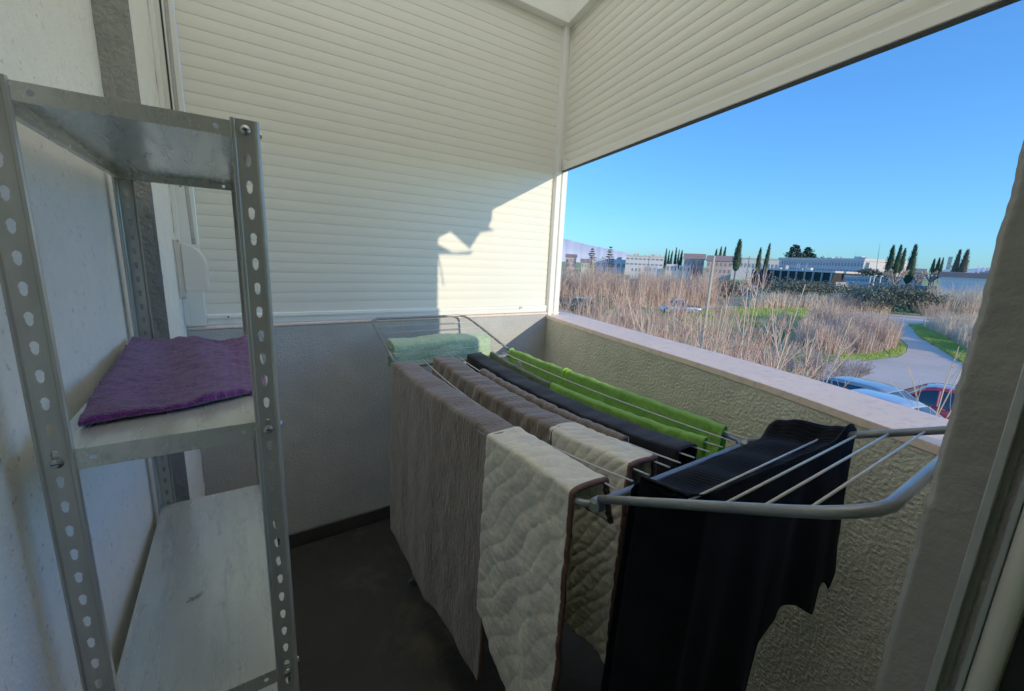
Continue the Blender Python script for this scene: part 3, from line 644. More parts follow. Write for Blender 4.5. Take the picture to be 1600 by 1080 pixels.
# black ribbed top over the near wing
TP = empty('black_jumper', 'black ribbed knit jumper with uneven hem draped over the raised near wing', 'jumper', (.8, .33, 1.0))
def topcloth(u, v):
    # u along x (left arm to right arm), v from the front hem over the wires to the back hem
    xe = .570+.530*u
    ya, yb = .335-.045*u, .428
    za = .968+.182*(.485-ya)/.377+.006; zb = .968+.182*(.485-yb)/.377+.006
    hump = .036*math.exp(-((xe-1.068)/.032)**2)+.010*math.exp(-((xe-.575)/.02)**2); za += hump*.8; zb += hump
    pts = [(0, .78), (.50, .74), (.53, .60), (.545, .50), (.56, .40), (.60, .375), (.68, .370), (.76, .385), (.84, .43), (.86, .44), (.865, .375), (.90, .385), (.96, .43), (1, .38)]
    for (a, b), (c, e) in zip(pts, pts[1:]):
        if a <= u <= c: dl = b+(e-b)*(u-a)/(c-a); break
    fold_ = .008*sin(u*15+1)+.004*sin(u*33+v)+.004*noise.noise(Vector((u*9, v*2, 1)))
    if v < .55:
        s_ = 1-v/.55; p = Vector((xe+(-.030*(1-u)+.16*max(0, u-.55)*s_)*s_, ya-.008-fold_*min(1, s_*2)-.012*s_*(1-u), za-.008-dl*s_))
        p.x += .006*noise.noise(Vector((s_*7, u*3, 0)))*s_-.05*(1-u)**3*s_
        if u < .10: p.y += (yb-ya)*(1-u/.10)**1.6
    elif v > .75:
        s_ = (v-.75)/.25; p = Vector((xe-.032*(1-u)**2*s_, yb+.008+fold_*s_*.6, zb-.008-(.70-.30*u)*s_))
    else:
        t = (v-.55)/.20; an = pi*(1-t); c = cos(an)
        p = Vector((xe, (ya+yb)/2+((yb-ya)/2+.008)*(abs(c)**.7*(1 if c > 0 else -1)), za+(zb-za)*t-.008+.010*max(0, sin(an))**.5))
        p.z += .003*noise.noise(Vector((u*9, t*4, 3)))-.005*sin(pi*t)+.0035*sin(u*26+t*2)*sin(pi*t)
        p.z += .0011*abs(sin(u*pi*62))
        e_ = math.exp(-(u/.05)**2)+math.exp(-((u-.90)/.06)**2); p.z += .0028*e_*sin(t*26)
    return tuple(p)
mb = MB(); mb.grid(topcloth, 380, 130); q = under(mb.build('cloth', M['shirt'], smooth=True), TP); solid(q, .0025)

# ------------------------------------------------------------------ house side: jamb, sliding door, room
hw = empty('house_wall', 'grey rendered wall edge beside the open door at the right', 'wall', (.65, .04, 0))
JX, JY = .62, .088
def jr(z): return .0018*noise.noise(Vector((z*26, 0, 1)))+.0015*noise.noise(Vector((z*75, 2, 1)))
def jface(u, v):
    z = v*2.75; e = jr(z)
    if u < .7: t = u/.7; y = .034+(JY-.006-.034)*t; x = JX+.0006*noise.noise(Vector((y*60, z*60, 0)))-.001*sin(pi*t)
    else: t = (u-.7)/.3; x = JX+.012*t; y = JY-.006+.006*t; 
    s_ = 1 if u > .45 else u/.45
    return (x+e*.25*s_, y+e*s_, z)
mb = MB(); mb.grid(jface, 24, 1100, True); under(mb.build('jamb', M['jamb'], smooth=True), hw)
mb = MB(); mb.prism([(JX+.011, .02), (JX+.011, JY), (prow(JY, .0).x+.22, JY), (prow(-.12, 0).x+.2, -.14), (JX+.011, -.14)], -4.3, 1.0); mb.prism([(JX+.011, .02), (JX+.011, JY-.001), (prow(JY, .0).x-.004, JY-.001), (prow(-.12, 0).x, -.12), (JX+.011, -.12)], 1.0, 2.86)
under(mb.build('wall', M['render_fine']), hw)
mb = MB(); mb.prism([(LWX(0)-.3, .08), (prow(.08, 0).x, .08), (prow(-.12, 0).x, -.12), (LWX(0)-.3, -.12)], 2.45, 2.86); under(mb.build('lintel', M['render_fine']), hw)
# room behind the doorway (dark, closed)
rm = empty('room', 'dark room behind the open balcony door', 'room', (0, -2, 0))
def bxr(*a):
    mb = MB(); mb.box(*a); return mb
for nm, a in (('back_wall', (-1.3, .60, -3.7, -3.6, 0, 2.86)), ('side_wall', (-1.4, -1.3, -3.7, .08, 0, 2.86)), ('side_wall', (.60, .70, -3.7, -.1, 0, 2.86)), ('wall_return', (-1.3, -.30, -.06, .08, 0, 2.86)), ('room_ceiling', (-1.4, .7, -3.7, -.121, 2.5, 2.86))):
    under(bxr(*a).build(nm, M['room']), rm)
# outer facade of the house and an added unseen caster shaped for the shutter shadow
mb = MB(); mb.prism([(.71, -3.7), (prow(-.13, 0).x, -.13), (prow(-.13, 0).x-.05, -.13), (.60, -3.7)], -4.2, 2.86); under(mb.build('outer_face', M['render_fine']), hw)
SUN = Vector((-.171, 1, -.222))
def cast(px, py, s_):   # point on the sun ray that reaches this place of the end shutter
    r = ray(px, py); t = D/r.y; P = CAM+r*t; return P-SUN*s_
caster = MB()
polyA = [(560, 300), (778, 300), (775, 318), (772, 345), (767, 352), (777, 359), (755, 362), (738, 388), (712, 364), (695, 349), (676, 350), (560, 352)]
polyB = [(560, 352), (676, 350), (677, 374), (712, 393), (745, 391), (738, 397), (672, 396), (560, 396)]
for poly in (polyA, polyB):
    a = [cast(x, y, 2.13) for x, y in poly]; n = len(a)
    caster.add([tuple(p) for p in a]+[(p.x, p.y-.004, p.z) for p in a], [tuple(range(n)), tuple(range(2*n-1, n-1, -1))]+[(i, i+n, (i+1) % n+n, (i+1) % n) for i in range(n)])
a = [cast(x, y, 2.13) for x, y in ((687, 392), (691, 410), (694, 428), (697, 446))]; caster.tube(a, .004, 6)
under(caster.build('shadow_caster', M['rail']), hw)
# door frame and sliding sash
df = empty('sliding_door', 'open sliding door with cream aluminium stile at the right edge', 'door', (.63, .02, 0))
def vstrip(name, a0, a1, x0, x1, m, par, r=.0):
    """vertical profile between two bearings, at depth x0..x1"""
    mb = MB(); y = lambda a, x: x/tan(radians(a))
    mb.prism([(x0, y(a1, x0)), (x0, y(a0, x0)), (x1, y(a0, x0)), (x1, y(a1, x0))], 0, 2.44); o = under(mb.build(name, m), par)
    if r: bevel(o, r, 3)
    return o
XF = .606
vstrip('outer_frame', 85.55, 86.25, XF-.004, .70, M['frame_alu'], df, .0012)
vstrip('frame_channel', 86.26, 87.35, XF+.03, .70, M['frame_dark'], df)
vstrip('gasket', 87.36, 87.85, XF+.004, .70, M['frame_alu'], df, .0015)
mb = MB(); yc = XF/tan(radians(88.9)); mb.tube([(XF+.008, yc+.001, 0), (XF+.008, yc+.001, 2.44)], .0095, 20); under(mb.build('stile', M['frame_cream'], smooth=True), df)
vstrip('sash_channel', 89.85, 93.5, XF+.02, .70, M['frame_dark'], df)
vstrip('inner_frame', 91.6, 93.0, XF+.002, .619, M['frame_alu'], df, .002)

# ================================================================== OUTDOORS
g = MB()
ring = [4, 8, 16, 32, 64, 128, 256, 512, 1200, 3000, 9000]
g.add([(-9000, -9000, G), (9000, -9000, G), (9000, 9000, G), (-9000, 9000, G)], [(0, 1, 2, 3)])
tag(g.build('ground', M['field']), kind='structure')
def sheet(name, pxs, z, m, kind='structure', label=None, cat=None):
    mb = MB(); p = [gp(x, y) for x, y in pxs]
    mb.add([(q.x, q.y, G+z) for q in p], [tuple(range(len(p)))])
    o = mb.build(name, m); tag(o, label, cat, kind=kind); return o
sheet('road', [(1230, 700), (1250, 597), (1290, 577), (1340, 566), (1380, 561), (1402, 559), (1416, 551), (1419, 540), (1404, 528), (1392, 518), (1375, 508), (1352, 500), (1320, 495), (1280, 490), (1240, 487), (1180, 484), (1060, 481), (900, 478), (860, 477),
              (860, 474), (1000, 476), (1120, 478), (1240, 482), (1300, 485), (1370, 490), (1440, 495), (1600, 505), (1700, 512), (1700, 520), (1560, 512), (1470, 504), (1422, 507), (1432, 520), (1455, 534), (1480, 547), (1505, 562), (1560, 590), (1700, 640), (1900, 900)], .02, M['asphalt'])
sheet('path', [(860, 545), (1000, 552), (1120, 560), (1200, 563), (1280, 566), (1345, 562), (1345, 572), (1280, 577), (1190, 571), (1110, 567), (1000, 560), (860, 553)], .03, M['asphalt'])
# vegetation ----------------------------------------------------------
def inpoly(x, y, P):
    c = False; j = len(P)-1
    for i in range(len(P)):
        if (P[i][1] > y) != (P[j][1] > y) and x < (P[j][0]-P[i][0])*(y-P[i][1])/(P[j][1]-P[i][1])+P[i][0]: c = not c
        j = i
    return c
def blades(name, pxs, n, h, w, m, label, cat, lean=.25, seed=1, clump=.5, kind='stuff', tuft=1, branch=0):
    rnd = random.Random(seed); P = [gp(x, y) for x, y in pxs]; Q = [(p.x, p.y) for p in P]
    x0, x1 = min(q[0] for q in Q), max(q[0] for q in Q); y0, y1 = min(q[1] for q in Q), max(q[1] for q in Q)
    xs = [p[0] for p in pxs]; ys = [p[1] for p in pxs]
    mb = MB(); k = 0; tries = 0
    while k < n and tries < n*30:
        tries += 1
        if rnd.random() < .5:
            a, b = rnd.uniform(min(xs), max(xs)), rnd.uniform(min(ys), max(ys))
            if not inpoly(a, b, pxs): continue
            p = gp(a, b); x, y = p.x, p.y
        else:
            x, y = rnd.uniform(x0, x1), rnd.uniform(y0, y1)
            if not inpoly(x, y, Q): continue
        cn = noise.noise(Vector((x*.35, y*.35, seed)))
        if cn < -.1 and rnd.random() < clump: continue
        for t in range(tuft):
            hh = h*rnd.uniform(.35, 1.1)*(1+.9*cn+.35*noise.noise(Vector((x*1.1, y*1.1, seed+5)))); xx, yy = x+rnd.gauss(0, .06)*(tuft > 1), y+rnd.gauss(0, .06)*(tuft > 1)
            a = rnd.uniform(0, 2*pi); l = lean*hh*rnd.random(); ww = w*rnd.uniform(.6, 1.4)
            l *= rnd.choice((.6, 1, 1, 2.4)); dx, dy = cos(a), sin(a); b_ = rnd.uniform(0, 2*pi); wx, wy = cos(b_)*ww/2, sin(b_)*ww/2
            mb.add([(xx-wx, yy-wy, G), (xx+wx, yy+wy, G), (xx+dx*l*.35+wx*.8+cos(b_*3)*hh*.04, yy+dy*l*.35+wy*.8, G+hh*.6), (xx+dx*l*.35-wx*.8+cos(b_*3)*hh*.04, yy+dy*l*.35-wy*.8, G+hh*.6), (xx+dx*l+wx*.25, yy+dy*l+wy*.25, G+hh), (xx+dx*l-wx*.25, yy+dy*l-wy*.25, G+hh)], [(0, 1, 2, 3), (3, 2, 4, 5)])
            for q in range(branch):
                f_ = rnd.uniform(.3, .9); bx, by, bz = xx+dx*l*f_*.7, yy+dy*l*f_*.7, G+hh*f_; c = rnd.uniform(0, 2*pi); lb = hh*rnd.uniform(.15, .35)
                ex, ey, ez = bx+cos(c)*lb*.7, by+sin(c)*lb*.7, bz+lb*.7
                mb.add([(bx, by, bz), (bx+wx*.6, by+wy*.6, bz), (ex, ey, ez)], [(0, 1, 2)])
        k += 1
    o = mb.build(name, m); return tag(o, label, cat, kind=kind)
island = [(1235, 553), (1250, 530), (1265, 505), (1300, 502), (1345, 508), (1385, 520), (1403, 535), (1400, 548), (1360, 556), (1290, 560)]
blades('island_scrub', island, 9000, 1.75, .045, M['reed3'], 'pinkish brown dry scrub on the traffic island between the road bends', 'scrub', branch=3, seed=11)
blades('island_grass', [(1180, 560), (1250, 549), (1330, 548), (1372, 540), (1400, 533), (1414, 543), (1412, 552), (1380, 558), (1330, 563), (1250, 570)], 15000, .16, .07, M['grass'], 'bright green grass along the near edge of the traffic island', 'grass', seed=12, tuft=2)
blades('field_grass', [(1060, 490), (1180, 478), (1260, 484), (1300, 490), (1290, 498), (1200, 503), (1060, 505)], 16000, .22, .09, M['grass'], 'yellow green grass field left of the island behind the saplings', 'grass', seed=13)
blades('verge_grass', [(1420, 508), (1440, 512), (1470, 527), (1500, 545), (1540, 570), (1560, 590), (1505, 568), (1470, 546), (1440, 529)], 16000, .22, .08, M['grass'], 'bright green grass verge along the outer side of the road bend', 'grass', seed=14, tuft=2)
blades('verge_scrub', [(1440, 508), (1500, 508), (1600, 520), (1640, 570), (1560, 565), (1500, 540), (1465, 524)], 9000, 1.5, .05, M['reed2'], 'pale dry scrub behind the green verge beside the door jamb', 'scrub', seed=15, branch=2)
blades('far_reeds', [(1440, 484), (1520, 486), (1600, 490), (1600, 500), (1500, 496), (1440, 491)], 5000, 3.4, .06, M['reed2'], 'tall pale reed bed below the blue warehouse', 'reeds', seed=16, branch=2)
blades('roadside_reeds', [(1170, 480), (1230, 478), (1300, 482), (1390, 488), (1390, 491), (1300, 486), (1230, 483), (1170, 482)], 3500, 2.0, .07, M['reed2'], 'dry reeds standing along the far side of the road before the dark bushes', 'reeds', seed=17, branch=2)
blades('left_scrub', [(860, 466), (1000, 464), (1110, 470), (1120, 478), (1040, 480), (860, 480)], 9000, 3.9, .055, M['reed3'], 'broad brown thicket stretching across the left of the field', 'scrub', seed=18, branch=3)
blades('left_reeds', [(830, 485), (900, 498), (1000, 505), (1020, 500), (1045, 505), (1040, 530), (1000, 540), (880, 530), (800, 510)], 10000, 1.0, .045, M['reed'], 'brown reeds and grass in the field before the pickup', 'reeds', seed=19, branch=2)
blades('near_reeds', [(900, 545), (1050, 555), (1180, 545), (1230, 560), (1200, 620), (1050, 600), (900, 580)], 4000, .7, .03, M['reed2'], 'pale dry grass just beyond the parapet beneath the saplings', 'dry grass', seed=20, branch=2)
blades('field_weeds', [(1060, 505), (1200, 503), (1240, 515), (1190, 552), (1050, 545)], 20000, .30, .08, M['grass'], 'mixed green weeds in the field between path and island', 'weeds', seed=22)
blades('field_straw', [(1060, 505), (1230, 500), (1240, 520), (1190, 552), (1040, 545)], 2500, .8, .035, M['reed2'], 'sparse straw stalks scattered over the green field', 'dry grass', seed=23, branch=2)
# dark bushes / hedges made of leaf clumps
def leaves(mb, c, r, n, s, rnd, sq=(1, 1, 1), shell=.55):
    for i in range(n):
        d = Vector((rnd.gauss(0, 1), rnd.gauss(0, 1), rnd.gauss(0, 1))).normalized(); k = r*(shell+(1-shell)*rnd.random())
        k *= 1+.35*noise.noise(d*2.2+Vector(c)*.7)
        p = Vector(c)+Vector((d.x*sq[0], d.y*sq[1], d.z*sq[2]))*k
        a = Vector((rnd.gauss(0, 1), rnd.gauss(0, 1), rnd.gauss(0, 1))).normalized(); b = a.orthogonal().normalized(); a = a*s*rnd.uniform(.5, 1.3); b = b*s*rnd.uniform(.4, 1)
        mb.add([p-a*.5, p+b*.5, p+a*.5, p-b*.5], [(0, 1, 2, 3)])
def bush(name, px, py, r, h, m, label, cat='bush', n=1400, s=.22, group=None, wide=1.3, seed=1, stem=True):
    rnd = random.Random(seed); p = gp(px, py); root = empty(name, label, cat, (p.x, p.y, G), group=group)
    mb = MB()
    for k in range(6):
        o_ = Vector((rnd.uniform(-1, 1)*r*.55*wide, rnd.uniform(-1, 1)*r*.4, h*rnd.uniform(.4, .62))); leaves(mb, o_, r*rnd.uniform(.5, .8), n//6, s, rnd, (wide, 1, h/r*.6), .3)
    o = mb.build('foliage', m); o.parent = root
    if stem:
        mb = MB()
        for k in range(5): a = rnd.uniform(0, 6.28); mb.tube([(0, 0, 0), (cos(a)*r*.3, sin(a)*r*.3, h*.4), (cos(a)*r*.6, sin(a)*r*.6, h*.7)], [.12, .07, .03], 5)
        o = mb.build('stems', M['trunk']); o.parent = root
    return root
i = 0
for px, py, r, h, mm, lb in ((1372, 487, 4.6, 4.6, 'leafd', 'dark green bush at the left end of the dark clump behind the road'), (1398, 488, 4.4, 5.0, 'leafd', 'dark green bush in the middle of the dark clump behind the road'), (1425, 489, 4.5, 4.4, 'leafd', 'dark green bush at the right end of the dark clump, next to the reeds'),
                             (1235, 468, 4, 4.6, 'leafd', 'dark hedge bush below the office canopy, leftmost of three'), (1280, 470, 4, 4.6, 'leafd', 'dark hedge bush below the office canopy, middle of three'), (1325, 472, 4, 4.4, 'leafd', 'dark hedge bush below the office canopy, rightmost of three'),
                             (885, 492, 2.2, 2.6, 'leafd', 'dark bush next to the corner post'), (912, 497, 1.8, 1.6, 'leafd', 'low dark green bush right of the taller one near the corner post'), (1135, 470, 4, 4, 'leafd', 'dark bush behind the saplings at the field edge'), (1065, 466, 4, 3.5, 'leafd', 'dark low bush behind the pickup')):
    bush('dark_bush', px, py, r, h, M[mm], lb, n=2600, s=r*.085, group='dark bushes across the field', wide=(3.2 if 4 <= i <= 6 or i == 3 else 1.6), seed=40+i); i += 1
# twiggy plants -------------------------------------------------------
def twigs(mb, p, d, L, r, depth, rnd, spread=.5, nb=3, up=.25, sides=4, mb2=None):
    pts = [p]; q = Vector(p); dd = Vector(d).normalized(); k = 4
    for i in range(k):
        dd = (dd+Vector((rnd.gauss(0, .06), rnd.gauss(0, .06), rnd.gauss(0, .03)+up*.12))).normalized(); q = q+dd*L/k; pts.append(q.copy())
    tgt = mb2 if (mb2 is not None and depth == 0) else mb
    tgt.tube(pts, [r*(1-.62*i/k) for i in range(k+1)], sides, cap=False)
    if depth > 0:
        for i in range(nb):
            t = rnd.uniform(.25, .95); j = min(int(t*k), k-1); b = pts[j].lerp(pts[j+1], t*k-j)
            a = rnd.uniform(0, 2*pi); o_ = dd.orthogonal().normalized(); o_ = Matrix.Rotation(a, 3, dd) @ o_
            nd = (dd+o_*spread*rnd.uniform(.5, 1.3)).normalized()
            twigs(mb, b, nd, L*rnd.uniform(.35, .62)*(1.12-t), r*.6, depth-1, rnd, spread, nb, up, max(3, sides-1), mb2)
def sapling(px, dist, top_py, stems, label, seed, depth=2, r=.02, spread=.5, base_spread=.35, nb=5, lean=.10, bud=False):
    rnd = random.Random(seed); b = far(px, dist); topz = CAM.z+(far(px, dist, top_py).z-CAM.z); H_ = (topz-G)*.93
    root = empty('sapling', label, 'sapling', (b.x, b.y, G), group='bare saplings beyond the parapet'); mb = MB(); mb2 = MB()
    for i in range(stems):
        a = rnd.uniform(0, 2*pi); h = H_*(1 if i == 0 else rnd.uniform(.6, .97)); l = rnd.uniform(0, lean)
        twigs(mb, Vector((cos(a)*base_spread*rnd.random(), sin(a)*base_spread*rnd.random(), 0)), Vector((cos(a)*l, sin(a)*l, 1)), h, r*rnd.uniform(.7, 1.1), depth, rnd, spread, nb, .3, 5, mb2 if bud else None)
    o = mb.build('branches', M['bark'], smooth=True); o.parent = root
    if bud: o = tag(mb2.build('red_shoots', M['bud']), kind='stuff'); o.parent = root
    return root
sapl = [(975, 13, 405, 5, 'red tipped'), (1000, 9, 402, 5, ''), (1035, 12, 425, 6, ''), (1062, 10, 428, 6, ''), (1085, 8.5, 400, 5, ''), (1130, 8.5, 392, 6, 'red tipped'), (1165, 7.6, 382, 7, 'red tipped'), (1195, 8.2, 380, 6, ''), (1215, 7.2, 400, 6, ''), (1240, 8.5, 450, 5, ''), (945, 16, 432, 6, ''), (905, 17, 430, 5, '')]
LB = ['red tipped bare sapling, tallest left of the pickup', 'slender bare sapling left of the pickup', 'multi stemmed bare sapling growing in front of the silver pickup', 'short bare sapling right of the silver pickup', 'tall thin bare sapling left of the wooden pole', 'red tipped bare sapling just right of the wooden pole',
      'tallest red tipped sapling below the single big cypress', 'tall leaning bare sapling below the office canopy', 'bare sapling with fanned branches before the green field', 'low bare sapling above the dry scrub, rightmost of the row', 'small bare sapling left of the red tipped one', 'small bare sapling nearest the corner post']
for k, (px, dist, ty, st, nm) in enumerate(sapl): sapling(px, dist, ty, st, LB[k], 60+k, bud=bool(nm), r=.010+.0006*dist, spread=.62 if k % 2 else .5, lean=.30, nb=7, base_spread=.8)
protos2 = [sapling(1020, 12, 412, 6, 'thin bare sapling in the pinkish thicket behind the parapet', 700, r=.016, spread=.6, base_spread=1.0, lean=.32, nb=7, bud=True), sapling(1100, 12, 400, 7, 'thin bare sapling in the pinkish thicket behind the parapet', 701, r=.016, spread=.6, base_spread=1.0, lean=.32, nb=7, bud=True)]
for o in protos2:
    o['group'] = 'thin saplings of the thicket behind the parapet'
    for c in o.children:
        if c.name.startswith('branches'): c.data.materials[0] = M['thicket']
rnd = random.Random(31)
for i, (px, ds) in enumerate([(890, 17), (915, 20), (935, 16), (960, 18), (985, 16), (1012, 15), (1045, 16), (1068, 14), (1090, 15), (1122, 14), (1142, 12), (1158, 11), (1180, 11), (1208, 11), (1228, 12)]):
    o = copy_tree(protos2[i % 2]); b = far(px, ds); o.location = (b.x, b.y, G); o.rotation_euler = (0, 0, rnd.uniform(0, 6.28)); f_ = rnd.uniform(.92, 1.06)-(.08 if px < 980 else 0); o.scale = (f_, f_, f_)
# grey twiggy shrubs beneath
for k, (px, py, r, lb) in enumerate([(1195, 587, 1.7, 'grey brown twiggy shrub at the left of the near shrubs'), (1240, 592, 1.8, 'dense grey twiggy shrub just over the parapet'), (1290, 594, 1.6, 'grey twiggy shrub left of the blue parked car'), (1330, 590, 1.1, 'small twiggy shrub right behind the blue parked car'), (1115, 572, 1.8, 'brown twiggy shrub beneath the tall saplings')]):
    rnd = random.Random(90+k); p = gp(px, py); root = empty('twiggy_shrub', lb, 'shrub', (p.x, p.y, G), group='twiggy shrubs below the balcony'); mb = MB()
    for i in range(60):
        a = rnd.uniform(0, 2*pi); twigs(mb, Vector((cos(a)*.3*r, sin(a)*.3*r, 0)), Vector((cos(a)*rnd.uniform(.1, .9), sin(a)*rnd.uniform(.1, .9), 1)), r*rnd.uniform(.7, 1.2), .016, 2, rnd, .7, 5, .1, 3)
    o = mb.build('twigs', M['twig']); o.parent = root
# bare shrubs scattered over the field: three kinds built once, then copied
protos = []
for k in range(3):
    rnd = random.Random(500+k); root = empty('bare_shrub', 'bare tan twiggy shrub growing in the rough field', 'shrub', (0, 0, G), group='bare shrubs scattered over the field'); mb = MB()
    for i in range(26):
        a = rnd.uniform(0, 2*pi); q = rnd.uniform(.05, .9); twigs(mb, Vector((cos(a)*.3, sin(a)*.3, 0)), Vector((cos(a)*q, sin(a)*q, 1)), rnd.uniform(1.5, 2.6), .022, 2, rnd, .75, 5, .15, 3)
    o = mb.build('twigs', [M['reed'], M['reed3'], M['reed2']][k]); o.parent = root; protos.append(root)
spots = [(875, 466), (890, 472), (918, 474), (942, 467), (968, 470), (1000, 472), (1030, 474), (1050, 468), (1090, 472), (1445, 494), (1490, 492), (1510, 490), (1530, 492), (1465, 496), (915, 485), (945, 490), (975, 495), (1005, 498), (1255, 540), (1340, 540), (1270, 548), (1320, 505), (1345, 522), (1298, 540), (1228, 478), (1315, 486), (1365, 489), (905, 468), (930, 474), (955, 466), (985, 472), (1015, 468), (1075, 470), (1100, 478), (925, 500), (960, 510), (1000, 520), (1035, 512), (1080, 530), (900, 515), (1130, 500), (1225, 508), (1245, 480), (1275, 482), (1300, 484), (1335, 487), (1262, 528), (1285, 515), (1310, 530), (1330, 515), (1355, 530), (1375, 522), (1455, 500), (1480, 512), (1500, 520), (1520, 498), (1470, 484), (1500, 486), (1060, 500)]
rnd = random.Random(77)
for i, (px, py) in enumerate(spots):
    o = protos[i] if i < 3 else copy_tree(protos[i % 3]); p = gp(px, py); o.location = (p.x, p.y, G); o.rotation_euler = (0, 0, rnd.uniform(0, 6.28))
    f_ = .55+.5*min(1, p.length/60)*rnd.uniform(.7, 1.2); f_ *= .75 if 1240 < px < 1390 and py > 500 else 1; o.scale = (f_*1.15, f_*1.15, f_)
# wooden pole
b = far(1111, 11); t = far(1111, 11, 400); mb = MB()
mb.tube([(0, 0, 0), (.02, 0, (t.z-G)*.5), (.05, .02, t.z-G)], [.04, .034, .028], 10)
q = mb.build('wooden_pole', M['pole'], smooth=True); q.location = (b.x, b.y, G); tag(q, 'upright pale wooden pole standing among the saplings', 'pole')

# cypresses, pines, far trees ---------------------------------------
def cypress(px, dist, top, base, wpx, label, seed, m='cyp', lean=0):
    rnd = random.Random(seed); b = far(px, dist, base); tz = far(px, dist, top).z; H_ = tz-b.z; R = wpx/F*dist/2*cos(azi(px)-YAW)**1.0*1.15
    root = empty('cypress_tree', label, 'cypress tree', (b.x, b.y, G), group='cypresses on the skyline'); mb = MB(); z0 = b.z-G
    for i in range(650):
        t = rnd.random()**.9; prof = (min(1, t*5)**.6)*(1-t)**.55*1.15
        a = rnd.uniform(0, 2*pi); rr = R*prof*rnd.uniform(.45, 1.05)*(1+.25*noise.noise(Vector((cos(a)*2, sin(a)*2, t*7+seed))))
        p = Vector((cos(a)*rr+lean*t*H_, sin(a)*rr, z0+t*H_)); s = R*.34*rnd.uniform(.5, 1.1)
        d = Vector((cos(a)*.35, sin(a)*.35, 1)).normalized()*s*1.6; w_ = Vector((-sin(a), cos(a), 0))*s*.6
        mb.add([p-w_*.5, p+w_*.5, p+d+w_*.1, p+d-w_*.1], [(0, 1, 2, 3)])
    n = 9; core = []
    mb.tube([(lean*t*H_, 0, z0+t*H_) for t in (0, .08, .3, .6, .85, .97)], [R*k for k in (.2, .62, .72, .55, .28, .05)], 8)
    o = mb.build('crown', M[m]); o.parent = root
    mb = MB(); mb.tube([(0, 0, -.5), (0, 0, z0+H_*.1)], R*.18, 6); o = mb.build('trunk', M['trunk']); o.parent = root
    return root
CY = [(1038, 180, 389, 415, 5, 'leftmost of the cypress group above the white sheds'), (1042, 185, 391, 415, 4, 'second cypress from the left above the white sheds'), (1046, 175, 392, 415, 5, 'third cypress from the left above the white sheds'), (1053, 182, 387, 416, 5, 'tallest, fourth cypress above the white sheds'), (1057, 178, 390, 416, 4, 'fifth cypress above the white sheds'), (1061, 180, 392, 416, 6, 'rightmost of the cypress group above the white sheds'),
      (1116, 190, 390, 412, 6, 'small cypress behind the terracotta houses, left one of three'), (1122, 190, 386, 412, 6, 'small cypress behind the terracotta houses, middle one of three'), (1128, 190, 386, 412, 6, 'small cypress behind the terracotta houses, right one of three'), (1149, 150, 376, 418, 13, 'single big cypress standing right of the terracotta houses'),
      (1182, 150, 388, 420, 8, 'left one of the cypress pair before the office'), (1194, 150, 381, 420, 8, 'right and taller one of the cypress pair before the office'),
      (1386, 150, 385, 425, 11, 'leftmost cypress right of the office'), (1397, 150, 383, 425, 9, 'second cypress right of the office, thin and tall'), (1405, 155, 389, 422, 8, 'third cypress right of the office, shorter'), (1417, 145, 384, 438, 13, 'broad dark cypress, last right of the office'),
      (1454, 200, 405, 425, 6, 'tiny cypress left of the pale tower, first of three'), (1461, 200, 403, 425, 6, 'tiny cypress left of the pale tower, second of three'), (1467, 200, 403, 426, 5, 'tiny cypress left of the pale tower, third of three')]
for k, (px, ds, tp, bs, w, lb) in enumerate(CY): cypress(px, ds, tp, bs+6, w, lb, 200+k, lean=.04*(k % 3))
cypress(1489, 170, 391, 432, 9, 'leaning cypress tinted brown as lit behind the warehouse, left one', 230, 'cypb', .10)
cypress(1501, 170, 391, 432, 11, 'leaning cypress tinted brown as lit behind the warehouse, right one', 231, 'cypb', .10)
def pine(px, dist, top, base, wpx, label, seed):
    rnd = random.Random(seed); b = far(px, dist, base); H_ = far(px, dist, top).z-b.z; R = wpx/F*dist/2
    root = empty('pine_tree', label, 'pine tree', (b.x, b.y, G), group='pines on the skyline'); mb = MB(); z0 = b.z-G
    for L in range(9):
        t = .22+.78*L/9; rr = R*(1-t)**.7*1.25+R*.08
        for k in range(7):
            a = rnd.uniform(0, 2*pi); l = rr*rnd.uniform(.6, 1.1); c = Vector((cos(a)*l*.6, sin(a)*l*.6, z0+H_*t+rnd.uniform(-.2, .2)))
            leaves(mb, c, l*.45, 26, R*.22, rnd, (1, 1, .35), .2)
    o = mb.build('crown', M['pine']); o.parent = root
    mb = MB(); mb.tube([(0, 0, -.3), (0, 0, z0+H_*.95)], [R*.10, R*.03], 6); o = mb.build('trunk', M['trunk']); o.parent = root
pine(1238, 210, 381, 415, 27, 'dark layered cedar above the office roof, left one', 301); pine(1259, 215, 385, 415, 25, 'dark layered cedar above the office roof, right one', 302)
pine(923, 190, 386, 425, 18, 'sparse pine at the far left of the skyline', 303); pine(951, 190, 383, 425, 17, 'sparse pine left of the white factory', 304)
